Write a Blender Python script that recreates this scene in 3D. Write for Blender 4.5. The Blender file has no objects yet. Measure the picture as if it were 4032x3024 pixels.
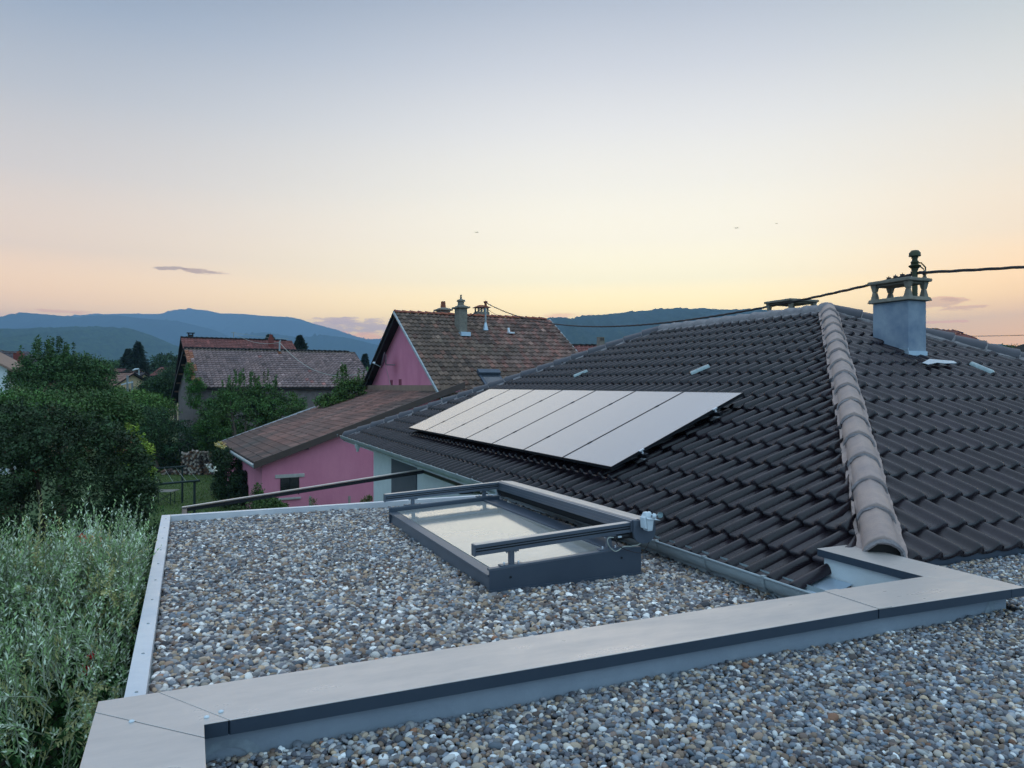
import bpy, bmesh, math, random
import numpy as np
from mathutils import Vector
R = math.radians
SC = bpy.context.scene
COL = SC.collection
GZ = 5.5                     # everything is laid out with the camera at height 0, then lifted by this
rng = np.random.default_rng(7)
random.seed(7)

# ------------------------------------------------------------------ camera
F, HY, YAW = 2900.0, 1515.0, R(23.7)
cam_d = bpy.data.cameras.new('camera'); cam = bpy.data.objects.new('camera', cam_d); COL.objects.link(cam)
cam_d.sensor_width = 36; cam_d.lens = F / 4032 * 36; cam_d.clip_start = .05; cam_d.clip_end = 60000
cam.location = (0, 0, 0); cam.rotation_euler = (R(90 + .0593), 0, -YAW)
SC.camera = cam

# ------------------------------------------------------------------ sky, sun, exposure
def lin(c):
    return tuple((x / 255 / 12.92 if x / 255 <= .04045 else ((x / 255 + .055) / 1.055) ** 2.4) for x in c)
SUN_AZ, SUN_EL = R(23.7 + 11), R(1.5)     # the sun has just gone down behind the hills, right of centre
world = bpy.data.worlds.new('World'); SC.world = world; world.use_nodes = True
nt = world.node_tree; N = nt.nodes; LK = nt.links; N.clear()
def nd(t, **k):
    n = N.new(t)
    for a, v in k.items(): setattr(n, a, v)
    return n
def mth(op, a, b=None, c=None, clamp=False):
    n = nd('ShaderNodeMath', operation=op, use_clamp=clamp)
    for i, v in enumerate((a, b, c)):
        if v is None: continue
        if isinstance(v, (int, float)): n.inputs[i].default_value = v
        else: LK.new(v, n.inputs[i])
    return n.outputs[0]
def mixc(f, a, b):
    n = nd('ShaderNodeMix', data_type='RGBA')
    for s, v in ((0, f), (6, a), (7, b)):
        if isinstance(v, (int, float)): n.inputs[s].default_value = v
        elif isinstance(v, tuple): n.inputs[s].default_value = (*v, 1)
        else: LK.new(v, n.inputs[s])
    return n.outputs[2]
tc = nd('ShaderNodeTexCoord'); sep = nd('ShaderNodeSeparateXYZ'); LK.new(tc.outputs['Generated'], sep.inputs[0])
X, Y, Z = sep.outputs
el = mth('MULTIPLY', mth('ARCSINE', Z), 180 / math.pi)                      # elevation, degrees
az = mth('SUBTRACT', mth('MULTIPLY', mth('ARCTAN2', X, Y), 180 / math.pi), 23.7)   # azimuth from the view axis, degrees
HZ, HCOL, HJ, HTOP = 2.1e-4, (.40, .66, 1.0), .53, 790.0      # haze: density, scatter colour, mean light in it, height of its top
BOOST = 1.36
def outside(el_, c, back=False):
    """sky colour above the haze that, seen through it, gives the colour c"""
    path = min(HTOP / math.sin(math.radians(max(el_, 4.5))), 8800.0) if not back else 300
    T_ = math.exp(-HZ * path); c = lin(c); c = tuple(x * (1 + (BOOST - 1) * (1 if back else min(1, max(0, (el_ - 28) / 17)))) for x in c)
    return tuple(max(.02, (c[i] - HJ * HCOL[i] * (1 - T_)) / T_) / 2 for i in range(3))
def ramp(stops, lo=-5, hi=90, back=False):
    n = nd('ShaderNodeValToRGB'); LK.new(mth('DIVIDE', mth('SUBTRACT', el, lo), hi - lo, clamp=True), n.inputs[0])
    e = n.color_ramp.elements
    while len(e) > 1: e.remove(e[0])
    for i, (d, c) in enumerate(stops):
        q = e[0] if i == 0 else e.new((d - lo) / (hi - lo))
        if i == 0: q.position = (d - lo) / (hi - lo)
        q.color = (*outside(d, c, back), 1)
    return n.outputs[0]
GLOW = ramp([(-5, (235, 170, 130)), (2, (253, 216, 176)), (5, (255, 240, 202)), (8, (255, 250, 224)), (11, (255, 251, 234)), (15, (247, 246, 237)), (19, (234, 236, 236)), (23, (213, 219, 227)), (28, (182, 194, 210)), (45, (194, 214, 236)), (90, (194, 216, 242))])
LEFT = ramp([(-5, (190, 150, 140)), (2, (222, 198, 184)), (5, (229, 210, 196)), (9, (229, 216, 206)), (14, (214, 212, 212)), (19, (190, 198, 208)), (24, (161, 178, 198)), (28, (134, 156, 181)), (45, (190, 211, 236)), (90, (194, 216, 242))])
RIGHT = ramp([(-5, (235, 150, 110)), (3, (250, 209, 172)), (6, (251, 219, 187)), (10, (248, 230, 207)), (14, (241, 232, 217)), (19, (224, 226, 223)), (24, (198, 208, 212)), (28, (168, 184, 193)), (45, (192, 212, 234)), (90, (194, 216, 242))])
BACK = ramp([(-5, (120, 145, 180)), (3, (150, 186, 216)), (15, (174, 212, 240)), (45, (184, 219, 242)), (90, (194, 216, 242))], back=True)
def sstep(v, a, b):
    n = nd('ShaderNodeMapRange', interpolation_type='SMOOTHSTEP'); LK.new(v, n.inputs[0]); n.inputs[1].default_value = a; n.inputs[2].default_value = b
    return n.outputs[0]
dl = mth('ABSOLUTE', mth('SUBTRACT', az, 11))
sky = mixc(sstep(az, 8, -38), GLOW, LEFT)
sky = mixc(sstep(az, 14, 42), sky, RIGHT)
wrapd = mth('MINIMUM', mth('ABSOLUTE', mth('SUBTRACT', az, 5)), mth('ABSOLUTE', mth('ADD', az, 355)))
sky = mixc(sstep(wrapd, 40, 78), sky, BACK)
# thin dusk clouds, placed by azimuth and elevation
mp = nd('ShaderNodeMapping'); cv = nd('ShaderNodeCombineXYZ'); LK.new(az, cv.inputs[0]); LK.new(el, cv.inputs[1]); LK.new(cv.outputs[0], mp.inputs[0]); mp.inputs['Scale'].default_value = (.55, 2.2, 1)
nz = nd('ShaderNodeTexNoise'); nz.inputs['Scale'].default_value = 1.3; nz.inputs['Detail'].default_value = 6; nz.inputs['Roughness'].default_value = .6; LK.new(mp.outputs[0], nz.inputs[0])
nf = nz.outputs[0]
def cloud(sky, a0, e0, wa, we, col, th=.5, amt=.9, soft=.16):
    u = mth('DIVIDE', mth('SUBTRACT', az, a0), wa); v = mth('DIVIDE', mth('SUBTRACT', el, e0), we)
    r = mth('ADD', mth('MULTIPLY', u, u), mth('MULTIPLY', v, v))
    m = sstep(mth('SUBTRACT', nf, mth('MULTIPLY', r, .22)), th - soft / 2, th + soft / 2)
    return mixc(mth('MULTIPLY', m, amt), sky, outside(e0, col))
def azel(px, py):
    a = math.degrees(math.atan((px - 2016) / F)); return a, math.degrees(math.atan((HY - py) / F * math.cos(math.radians(a))))
for px, py, wp, hp, col, th, amt in [(665, 1057, 62, 8, (176, 170, 176), .36, .8), (790, 1068, 110, 10, (182, 172, 176), .4, .8), (1400, 1285, 190, 34, (196, 190, 200), .36, .8),
        (1330, 1262, 120, 18, (194, 188, 198), .38, .7), (1420, 1325, 150, 20, (246, 196, 180), .35, .6), (3690, 1192, 80, 22, (206, 182, 176), .36, .6), (3790, 1212, 80, 10, (206, 182, 176), .38, .6), (3760, 1180, 50, 9, (206, 182, 176), .4, .6),
        (3700, 1268, 90, 6, (240, 186, 160), .36, .5), (2215, 1243, 110, 12, (238, 205, 190), .36, .7), (230, 1225, 120, 7, (216, 190, 186), .38, .7)]:
    a0, e0 = azel(px, py); sky = cloud(sky, a0, e0, math.degrees(wp / F), math.degrees(hp / F), col, th, amt)
sky = mixc(mth('MULTIPLY', mth('SUBTRACT', nf, .5), .12), sky, (.45, .42, .40))
bg = nd('ShaderNodeBackground'); LK.new(sky, bg.inputs[0]); bg.inputs[1].default_value = 2.0
nish = nd('ShaderNodeTexSky', sky_type='NISHITA', sun_disc=False, sun_elevation=SUN_EL, sun_rotation=SUN_AZ, dust_density=1.0)
bg2 = nd('ShaderNodeBackground'); LK.new(nish.outputs[0], bg2.inputs[0]); bg2.inputs[1].default_value = .0
ad = nd('ShaderNodeAddShader'); LK.new(bg.outputs[0], ad.inputs[0]); LK.new(bg2.outputs[0], ad.inputs[1])
wo = nd('ShaderNodeOutputWorld'); LK.new(ad.outputs[0], wo.inputs[0])
sl = bpy.data.lights.new('sun', 'SUN'); sl.energy = .2; sl.angle = R(14); sl.color = (1, .78, .55)
so = bpy.data.objects.new('sun', sl); COL.objects.link(so); so.location = (0, 0, 40)
so.rotation_euler = (R(90 - 5), 0, math.pi - SUN_AZ)
SC.view_settings.view_transform = 'Standard'; SC.view_settings.look = 'None'; SC.view_settings.gamma = 1; SC.view_settings.exposure = 0
SC.cycles.use_denoising = True; SC.cycles.max_bounces = 6; SC.cycles.diffuse_bounces = 3; SC.cycles.glossy_bounces = 3
SC.cycles.transparent_max_bounces = 4; SC.cycles.volume_bounces = 0

# ------------------------------------------------------------------ layout helpers
FW = np.array([math.sin(YAW), math.cos(YAW), 0]); RT = np.array([math.cos(YAW), -math.sin(YAW), 0])
def ray(px, py): return FW + RT * (px - 2016) / F + np.array([0, 0, 1]) * (HY - py) / F
def at(px, py, d): return ray(px, py) * d                       # the point seen there at distance d
def onz(px, py, z): r = ray(px, py); return r * z / r[2]
def onx(px, py, x): r = ray(px, py); return r * x / r[0]
def ony(px, py, y): r = ray(px, py); return r * y / r[1]
def onpl(px, py, p0, n): r = ray(px, py); return r * (np.dot(p0, n) / np.dot(r, n))
def gnd(px, d): p = at(px, HY, d); return np.array([p[0], p[1], -GZ])

# ------------------------------------------------------------------ object helpers
def tag(o, label=None, cat=None, group=None, kind=None):
    if label: o['label'] = label
    if cat: o['category'] = cat
    if group: o['group'] = group
    if kind: o['kind'] = kind
    return o
def wloc(o):
    v = Vector((0, 0, 0))
    while o is not None: v += o.location; o = o.parent
    return v
def thing(name, loc, label, cat, group=None):
    o = bpy.data.objects.new(name, None); COL.objects.link(o); o.location = loc; o.empty_display_size = .2
    return tag(o, label, cat, group)
def link(name, me, mat, parent=None, origin=None, bevel=0, smooth=None):
    o = bpy.data.objects.new(name, me); COL.objects.link(o)
    if mat is not None: me.materials.append(mat)
    if parent is not None:
        off = wloc(parent); me.transform(__import__('mathutils').Matrix.Translation(-off)); o.parent = parent
    elif origin is not None:
        me.transform(__import__('mathutils').Matrix.Translation(-Vector(origin))); o.location = origin
    if smooth is not None:
        me.shade_smooth() if smooth is True else me.set_sharp_from_angle(angle=R(smooth))
        if smooth is not True:
            me.polygons.foreach_set('use_smooth', [True] * len(me.polygons))
    if bevel:
        b = o.modifiers.new('bevel', 'BEVEL'); b.width = bevel; b.segments = 2; b.limit_method = 'ANGLE'; b.angle_limit = R(40)
    return o
class MB:
    def __init__(s, T=None): s.v = []; s.f = []; s.T = T
    def add(s, vs, fs):
        n = len(s.v)
        for p in vs: s.v.append(tuple(s.T(*p)) if s.T else tuple(p))
        s.f += [tuple(i + n for i in f) for f in fs]
        return s
    def box(s, x0, x1, y0, y1, z0, z1):
        return s.add([(x0, y0, z0), (x1, y0, z0), (x1, y1, z0), (x0, y1, z0), (x0, y0, z1), (x1, y0, z1), (x1, y1, z1), (x0, y1, z1)],
                     [(3, 2, 1, 0), (4, 5, 6, 7), (0, 1, 5, 4), (1, 2, 6, 5), (2, 3, 7, 6), (3, 0, 4, 7)])
    def hexa(s, b, t):      # 4 bottom, 4 top points
        return s.add(list(b) + list(t), [(3, 2, 1, 0), (4, 5, 6, 7), (0, 1, 5, 4), (1, 2, 6, 5), (2, 3, 7, 6), (3, 0, 4, 7)])
    def bar(s, a, b, w, h=None, up=(0, 0, 1)):
        a = np.array(a, float); b = np.array(b, float); d = (b - a) / np.linalg.norm(b - a); h = h or w
        sd = np.cross(d, up)
        if np.linalg.norm(sd) < 1e-6: sd = np.array([1., 0, 0])
        sd /= np.linalg.norm(sd); u = np.cross(sd, d)
        q = lambda p: [p - sd * w / 2 - u * h / 2, p + sd * w / 2 - u * h / 2, p + sd * w / 2 + u * h / 2, p - sd * w / 2 + u * h / 2]
        return s.add(q(a) + q(b), [(0, 1, 2, 3), (7, 6, 5, 4), (0, 4, 5, 1), (1, 5, 6, 2), (2, 6, 7, 3), (3, 7, 4, 0)])
    def tube(s, pts, r, n=8, cap=True):
        pts = [np.array(p, float) for p in pts]; rs = r if hasattr(r, '__len__') else [r] * len(pts)
        vs = []; fs = []; ref = None
        for i, p in enumerate(pts):
            d = pts[min(i + 1, len(pts) - 1)] - pts[max(i - 1, 0)]; d = d / (np.linalg.norm(d) + 1e-9)
            if ref is None: ref = np.cross(d, (0, 0, 1)) if abs(d[2]) < .9 else np.cross(d, (1, 0, 0))
            ref = ref - d * np.dot(ref, d); ref /= np.linalg.norm(ref) + 1e-9; w = np.cross(d, ref)
            for k in range(n):
                a = 2 * math.pi * k / n; vs.append(p + (ref * math.cos(a) + w * math.sin(a)) * rs[i])
        for i in range(len(pts) - 1):
            for k in range(n):
                fs.append((i * n + k, i * n + (k + 1) % n, (i + 1) * n + (k + 1) % n, (i + 1) * n + k))
        if cap: fs.append(tuple(range(n))[::-1]); fs.append(tuple((len(pts) - 1) * n + k for k in range(n)))
        return s.add(vs, fs)
    def lathe(s, c, prof, n=16):      # prof: (radius, z)
        vs = []; fs = []
        for r_, z_ in prof:
            for k in range(n):
                a = 2 * math.pi * k / n; vs.append((c[0] + r_ * math.cos(a), c[1] + r_ * math.sin(a), c[2] + z_))
        for i in range(len(prof) - 1):
            for k in range(n): fs.append((i * n + k, i * n + (k + 1) % n, (i + 1) * n + (k + 1) % n, (i + 1) * n + k))
        fs.append(tuple(range(n))[::-1]); fs.append(tuple((len(prof) - 1) * n + k for k in range(n)))
        return s.add(vs, fs)
    def loft(s, A, B):                # closed profile A to closed profile B with caps
        n = len(A)
        return s.add(list(A) + list(B), [tuple(range(n))[::-1], tuple(range(n, 2 * n))] + [(i, (i + 1) % n, n + (i + 1) % n, n + i) for i in range(n)])
    def build(s, name, mat, parent=None, origin=None, bevel=0, smooth=None):
        me = bpy.data.meshes.new(name); me.from_pydata(s.v, [], s.f)
        bm = bmesh.new(); bm.from_mesh(me); bmesh.ops.recalc_face_normals(bm, faces=bm.faces); bm.to_mesh(me); bm.free()
        return link(name, me, mat, parent, origin, bevel, smooth)
def npmesh(name, V, Fq, mat, parent=None, origin=None, tint=None, smooth=False):
    V = np.asarray(V, np.float32); Fq = np.asarray(Fq, np.int32); k = Fq.shape[1]
    me = bpy.data.meshes.new(name); me.vertices.add(len(V)); me.vertices.foreach_set('co', V.ravel())
    me.loops.add(Fq.size); me.loops.foreach_set('vertex_index', Fq.ravel())
    me.polygons.add(len(Fq)); me.polygons.foreach_set('loop_start', np.arange(0, Fq.size, k, dtype=np.int32)); me.polygons.foreach_set('loop_total', np.full(len(Fq), k, np.int32))
    if smooth: me.polygons.foreach_set('use_smooth', np.ones(len(Fq), bool))
    me.update(calc_edges=True)
    if tint is not None:
        a = me.color_attributes.new('tint', 'FLOAT_COLOR', 'POINT'); c = np.ones((len(V), 4), np.float32); c[:, :3] = tint; a.data.foreach_set('color', c.ravel())
    return link(name, me, mat, parent, origin)
def struct(o, label=None): return tag(o, label, None, None, 'structure')

# ------------------------------------------------------------------ materials
MATS = {}
def pm(name, c, c2=None, scale=6, rough=.6, metal=0, bump=0, bscale=60, tint=False, spec=.5, amt=1, detail=5, coat=0, stretch=None, sub=None, aniso=None, trans=0, ior=None, rvar=0, sh=None, pan=False):
    m = bpy.data.materials.new(name); m.use_nodes = True; t = m.node_tree; n = t.nodes; l = t.links; b = n['Principled BSDF']
    b.inputs['Roughness'].default_value = rough; b.inputs['Metallic'].default_value = metal; b.inputs['Specular IOR Level'].default_value = spec
    if coat: b.inputs['Coat Weight'].default_value = coat; b.inputs['Coat Roughness'].default_value = .08
    if trans: b.inputs['Transmission Weight'].default_value = trans
    if ior: b.inputs['IOR'].default_value = ior
    if sh: b.inputs['Sheen Weight'].default_value = sh
    tcn = n.new('ShaderNodeTexCoord'); src = tcn.outputs['Object']
    if stretch:
        mpn = n.new('ShaderNodeMapping'); mpn.inputs['Scale'].default_value = stretch; l.new(src, mpn.inputs[0]); src = mpn.outputs[0]
    col = None; c = lin(c)
    if c2 is not None:
        nn = n.new('ShaderNodeTexNoise'); nn.inputs['Scale'].default_value = scale; nn.inputs['Detail'].default_value = detail; nn.inputs['Roughness'].default_value = .65; l.new(src, nn.inputs[0])
        cr = n.new('ShaderNodeValToRGB'); e = cr.color_ramp.elements; e[0].position = .5 - .22 * amt; e[1].position = .5 + .22 * amt; e[0].color = (*c, 1); e[1].color = (*lin(c2), 1)
        l.new(nn.outputs[0], cr.inputs[0]); col = cr.outputs[0]
        if rvar:
            mr = n.new('ShaderNodeMapRange'); l.new(nn.outputs[0], mr.inputs[0]); mr.inputs[1].default_value = .3; mr.inputs[2].default_value = .7; mr.inputs[3].default_value = rough - rvar; mr.inputs[4].default_value = rough + rvar; l.new(mr.outputs[0], b.inputs['Roughness'])
    if tint:
        at_ = n.new('ShaderNodeAttribute'); at_.attribute_name = 'tint'
        mx = n.new('ShaderNodeMix'); mx.data_type = 'RGBA'; mx.blend_type = 'MULTIPLY'; mx.inputs[0].default_value = 1
        if col is not None: l.new(col, mx.inputs[6])
        else: mx.inputs[6].default_value = (*c, 1)
        l.new(at_.outputs['Color'], mx.inputs[7]); col = mx.outputs[2]
    if col is not None: l.new(col, b.inputs['Base Color'])
    else: b.inputs['Base Color'].default_value = (*c, 1)
    if bump:
        bn = n.new('ShaderNodeTexNoise'); bn.inputs['Scale'].default_value = bscale; bn.inputs['Detail'].default_value = 4; l.new(src, bn.inputs[0])
        bp = n.new('ShaderNodeBump'); bp.inputs['Strength'].default_value = min(1, bump); bp.inputs['Distance'].default_value = .02 * max(1, bump); l.new(bn.outputs[0], bp.inputs['Height']); l.new(bp.outputs[0], b.inputs['Normal'])
    MATS[name] = m
    return m
M = dict(
 white=pm('white_render', (222, 226, 228), (206, 211, 214), 2.5, .85, bump=.25, bscale=160),
 grey_wall=pm('anthracite_render', (92, 94, 102), (84, 86, 94), 3, .85, bump=.2, bscale=160),
 coping=pm('sky_sheen_coping_sheet', (226, 214, 206), (186, 178, 174), 2.6, .34, .45, spec=.6, amt=1.7, rvar=.08, stretch=(1, 3, 1)),  # dark metal painted pale for the sky's glancing reflection on top, plus water stains
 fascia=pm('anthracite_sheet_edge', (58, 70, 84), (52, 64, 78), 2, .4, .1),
 coping2=pm('anthracite_aluminium_side', (92, 97, 104), (84, 89, 96), 2, .35, .3),
 upst=pm('grey_sealing_sheet', (150, 160, 172), (128, 139, 152), 2.2, .7, bump=.1, bscale=40),
 alu=pm('light_aluminium_edge', (232, 234, 238), (210, 213, 220), 4, .36, .35, rvar=.06),
 zinc=pm('zinc_gutter', (168, 180, 184), (140, 152, 158), 3, .35, .25, stretch=(4, .6, 4)),
 pvc=pm('pale_plastic', (198, 204, 206), (180, 186, 190), 5, .5),
 rail=pm('grey_powder_coat', (104, 112, 124), (94, 103, 116), 4, .33, .45),
 kerbm=pm('slate_grey_sheet', (76, 86, 100), (68, 78, 92), 2.5, .45, .25),
 dark=pm('black_powder_coat', (38, 40, 44), (32, 34, 38), 6, .4, .3),
 dark2=pm('dark_cloth', (30, 31, 34), (24, 25, 28), 9, .8),
 wht=pm('white_plastic', (212, 222, 228), (196, 206, 214), 14, .42),
 clear=pm('pale_cup_plastic', (150, 170, 175), None, rough=.25),
 glass=pm('skylight_glass', (192, 188, 178), (156, 158, 156), 3.2, .07, 0, spec=1, coat=1, amt=1.6, stretch=(1, 1.8, 1)),
 panel=pm('solar_glass', (30, 30, 38), (36, 36, 44), 1.5, .22, 0, spec=1, coat=1, ior=3.6),
 pframe=pm('black_anodised_frame', (40, 41, 46), None, rough=.35, metal=.5),
 tile=pm('glazed_dark_tile', (38, 29, 35), (27, 21, 26), 7, .24, 0, spec=.42, tint=True, bump=.10, bscale=220, rvar=.06),
 mortar=pm('grey_mortar', (152, 144, 144), (120, 114, 118), 9, .9, bump=.7, bscale=45),
 mortar2=pm('beige_mortar', (180, 156, 146), (150, 132, 128), 8, .9, bump=.6, bscale=60),
 cap=pm('dark_ridge_tile', (70, 68, 76), (60, 58, 66), 6, .45, tint=True, bump=.15, bscale=120),
 cap2=pm('weathered_beige_ridge_tile', (176, 150, 138), (142, 126, 124), 4.5, .6, bump=.25, bscale=70, tint=True),
 gtile=pm('clear_glass_tile', (84, 108, 112), (150, 172, 174), 16, .08, 0, spec=1, coat=1),
 chim=pm('grey_painted_render', (158, 168, 180), (98, 116, 140), 2.6, .85, bump=.15, bscale=90),
 conc=pm('weathered_concrete', (142, 134, 122), (108, 102, 94), 9, .9, bump=.4, bscale=60),
 mast=pm('painted_steel_pipe', (66, 70, 46), (52, 54, 40), 10, .5, .3),
 cable=pm('black_rubber_cable', (46, 38, 40), None, rough=.6),
 zsheet=pm('blank_zinc_sheet', (190, 205, 218), (172, 190, 206), 5, .3, .5),
 pink=pm('pink_render', (224, 142, 164), (194, 110, 136), .7, .9, amt=1.3, bump=.3, bscale=30, detail=9, stretch=(1, 1, .45)),
 pink2=pm('pink_render_slot_shade', (132, 58, 76), (122, 52, 70), 3, .9),  # darker copy of the pink render, painting the shade inside the wall slots
 otile=pm('old_clay_tile', (140, 108, 99), (108, 92, 86), .9, .85, tint=True, bump=.4, bscale=26),
 btile=pm('barn_clay_tile', (144, 118, 112), (116, 98, 98), .5, .8, tint=True, bump=.3, bscale=22),
 rtile=pm('red_clay_tile', (128, 74, 66), (108, 62, 58), .6, .8, tint=True),
 ltile=pm('brown_clay_tile', (140, 98, 86), (100, 86, 80), .55, .85, tint=True, bump=.3, bscale=24),
 rusttile=pm('lichen_tile', (170, 104, 52), (140, 90, 60), 8, .9),
 wood=pm('brown_timber', (82, 64, 58), (68, 54, 50), 3, .6, stretch=(1, 1, 6)),
 wood2=pm('raw_board', (150, 122, 104), (128, 104, 92), 3, .8),
 black=pm('black_timber', (26, 22, 22), (18, 16, 17), 3, .8),
 stone=pm('rubble_wall', (128, 118, 116), (98, 90, 90), 3.5, .95, bump=1.0, bscale=9),
 brick=pm('red_brick', (132, 66, 56), (104, 54, 48), 12, .9, bump=.3, bscale=30),
 cream=pm('cream_render', (200, 176, 140), (186, 164, 130), 2, .9),
 lintel=pm('whitewashed_stone', (196, 188, 184), (168, 160, 158), 5, .9, bump=.3, bscale=20),
 win=pm('dark_window', (30, 32, 34), None, rough=.12, spec=.8),
 winl=pm('sky_window', (58, 64, 72), None, rough=.15, spec=.8),
 dishm=pm('grey_enamel', (96, 90, 98), None, rough=.5, metal=.3),
 grass=pm('lawn', (88, 104, 52), (66, 88, 44), .55, .95, bump=.4, bscale=14, detail=8),
 field=pm('field', (70, 92, 50), (88, 104, 60), .01, .95),
 bark=pm('bark', (84, 74, 62), (58, 50, 42), 8, .95, bump=.8, bscale=20),
 leaf=pm('leaf', (255, 255, 255), None, rough=.65, tint=True, spec=.25),
 shoot=pm('olive_twig', (128, 134, 112), None, rough=.8),
 petal=pm('petal', (255, 255, 255), None, rough=.6, tint=True),
 hill=pm('forest_canopy', (52, 72, 44), (36, 56, 34), .012, 1, bump=0, detail=8, spec=0),
 pebble=pm('pebble', (255, 255, 255), None, rough=.6, tint=True, spec=.4, bump=.15, bscale=180),
 gbed=pm('gravel_bed', (90, 86, 84), (38, 36, 36), 42, .95, bump=1.5, bscale=45, detail=2),
 log=pm('split_firewood', (168, 136, 108), (116, 88, 68), 5, .85, tint=True),
 slat=pm('grey_timber_slat', (150, 142, 134), None, rough=.8),
 green=pm('green_steel_tube', (34, 50, 48), None, rough=.5, metal=.2),
 wirem=pm('pale_line', (176, 182, 172), None, rough=.6),
 lampm=pm('galvanised_steel', (150, 158, 160), None, rough=.45, metal=.5),
 carw=pm('white_car_paint', (214, 218, 222), None, rough=.25, coat=.5),
 tyre=pm('tyre', (30, 30, 32), None, rough=.8),
 redc=pm('red_cloth', (178, 44, 36), None, rough=.8),
 bird=pm('dark_plumage', (40, 38, 42), None, rough=.8),
 soot=pm('chimney_pot_clay', (150, 84, 58), (110, 66, 50), 12, .85),
)
# ================================================================== our own house: tiled hip roof
TH = R(23.8); TN = math.tan(TH); CT = math.cos(TH)
X0, Y0, Y1, ZE = 3.63, 3.06, 19.0, -1.285        # eave tips
HALF = 5.74; XR = X0 + HALF; X1 = X0 + 2 * HALF; ZR = ZE + HALF * TN
PITCH = .2135; RH = .052
HXY = (4.2, 3.6)
PAN = [(0, .06), (.05, -.02), (.30, -.04), (.48, .0), (.56, .22), (.63, .62), (.70, .90), (.77, 1), (.84, .92), (.90, .66), (.945, .28), (.968, -.06)]
def tile_field(name, mat, parent, O, U, V, L, D, pitch=PITCH, course=.335, d0=0, hip=(True, True), prof=None, lift=.04, rh=RH, tintf=None, phase=0, jit=.004, skip=(), umax=1e9, rows=None):
    """clay tiles laid on a slope. O eave corner, U along the eave, V horizontal unit up-slope (z rises by tan)"""
    O = np.array(O, float); U = np.array(U, float); V = np.array(V, float)
    if prof is None: prof = [(0, .14), (.08, .02), (.24, -.03), (.40, .05), (.52, .26), (.62, .66), (.70, .92), (.77, 1.0), (.85, .92), (.92, .55), (.965, -.05)]
    pu = np.array([p[0] for p in prof]); ph = np.array([p[1] for p in prof]); nu = len(pu)
    pv = np.array([0, .05, .14, .5, 1.1]); hf = np.array([.66, .90, 1, 1, 1]); nv = len(pv)
    W, Hh = (D, 0); slope = V[2] / math.hypot(V[0], V[1]) if V[2] else 0
    N_ = np.cross(U, V / np.linalg.norm(V)); N_ = N_ if N_[2] > 0 else -N_
    VV = []; FF = []; TT = []; base = 0
    gu, gv = np.meshgrid(pu, pv); gh = hf[:, None] * ph[None, :]
    q = []
    for i in range(nv - 1):
        for k in range(nu - 1): q.append((i * nu + k, i * nu + k + 1, (i + 1) * nu + k + 1, (i + 1) * nu + k))
    lo = nv * nu
    for k in range(nu - 1): q.append((lo + k, lo + k + 1, k + 1, k))
    q = np.array(q)
    ds = rows if rows is not None else list(np.arange(d0, D, course))
    for r_i, d in enumerate(ds):
        dn = ds[r_i + 1] if r_i + 1 < len(ds) else d + course
        c_ = dn - d
        for j in range(-1, int(L / pitch) + 2):
            u = j * pitch + phase
            a = d if hip[0] else 0; b = L - d if hip[1] else L
            if u + pitch * .8 < a or u + pitch * .3 > min(b, umax): continue
            if (r_i, j) in skip: continue
            uu = u + gu * pitch; vv = d + gv * c_; vv = np.minimum(vv, D)
            hh = gh * rh + lift * (1 - gv) + random.uniform(-jit, jit)
            lo_ = np.where(hip[0], vv, 0); hi_ = np.where(hip[1], L - vv, L); hi_ = np.minimum(hi_, umax); uu = np.clip(uu, lo_, np.maximum(hi_, lo_))
            P = O + uu[..., None] * U + vv[..., None] * V + hh[..., None] * N_
            Pl = O + uu[0][:, None] * U + vv[0][:, None] * V + (gh[0] * rh * .6 + lift * .1)[:, None] * N_
            P = np.concatenate([P.reshape(-1, 3), Pl]); VV.append(P); FF.append(q + base); base += len(P)
            t = tintf(u / L, d / D, r_i, j) if tintf else (1, 1, 1)
            s_ = random.uniform(.76, 1.22) * (1.45 if random.random() < .05 else 1); TT.append(np.tile(np.array(t) * s_, (len(P), 1)))
    return npmesh(name, np.concatenate(VV), np.concatenate(FF), mat, parent, tint=np.concatenate(TT), smooth=True)
house = thing('hip_roof_house', (9.4, 11, -GZ), 'white house with a dark tiled hip roof beside the gravel roof', 'house')
w = MB(); w.box(4.2, X1 - .6, 3.6, 18.11, -GZ, -1.5); wall = w.build('wall', M['white'], house)
# solid roof body under the tiles
b = MB(); z0 = ZE - .10
zc_ = z0 + .40 * TN
e = [(X0 + .06, 3.46, z0), (X0 + .46, 3.46, zc_), (X1 - .46, 3.46, zc_), (X1 - .06, 3.46, z0), (X1 - .06, Y1 - .06, z0), (X0 + .06, Y1 - .06, z0)]
r0, r1 = (XR, Y0 + HALF, ZR - .10), (XR, Y1 - HALF, ZR - .10)
b.add(e + [r0, r1], [(1, 2, 6), (3, 4, 7, 6, 2), (4, 5, 7), (5, 0, 1, 6, 7), (5, 4, 3, 0), (0, 3, 2, 1)])
roof = b.build('roof', M['dark2'], house)
# trim the near corner of the roof body and tiles to the flat roof: the near slope starts at y = 3.44
e = MB(); e.box(X0 + .02, X0 + .06, 3.3, Y1 - .02, ZE - .152, ZE - .05); e.build('fascia', M['pvc'], house)
e = MB(); e.box(X0 + .02, 4.2, 3.3, Y1 - .02, ZE - .162, ZE - .153); e.build('soffit', M['pvc'], house)
LZ = np.array([0, 0, -RH - .040])
def tl(u, v, r, j):
    s = 1 + .06 * math.sin(j * 1.7 + r * 2.3); return (s, s, s * 1.02)
O = np.array([X0, Y1, ZE]) + LZ
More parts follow.
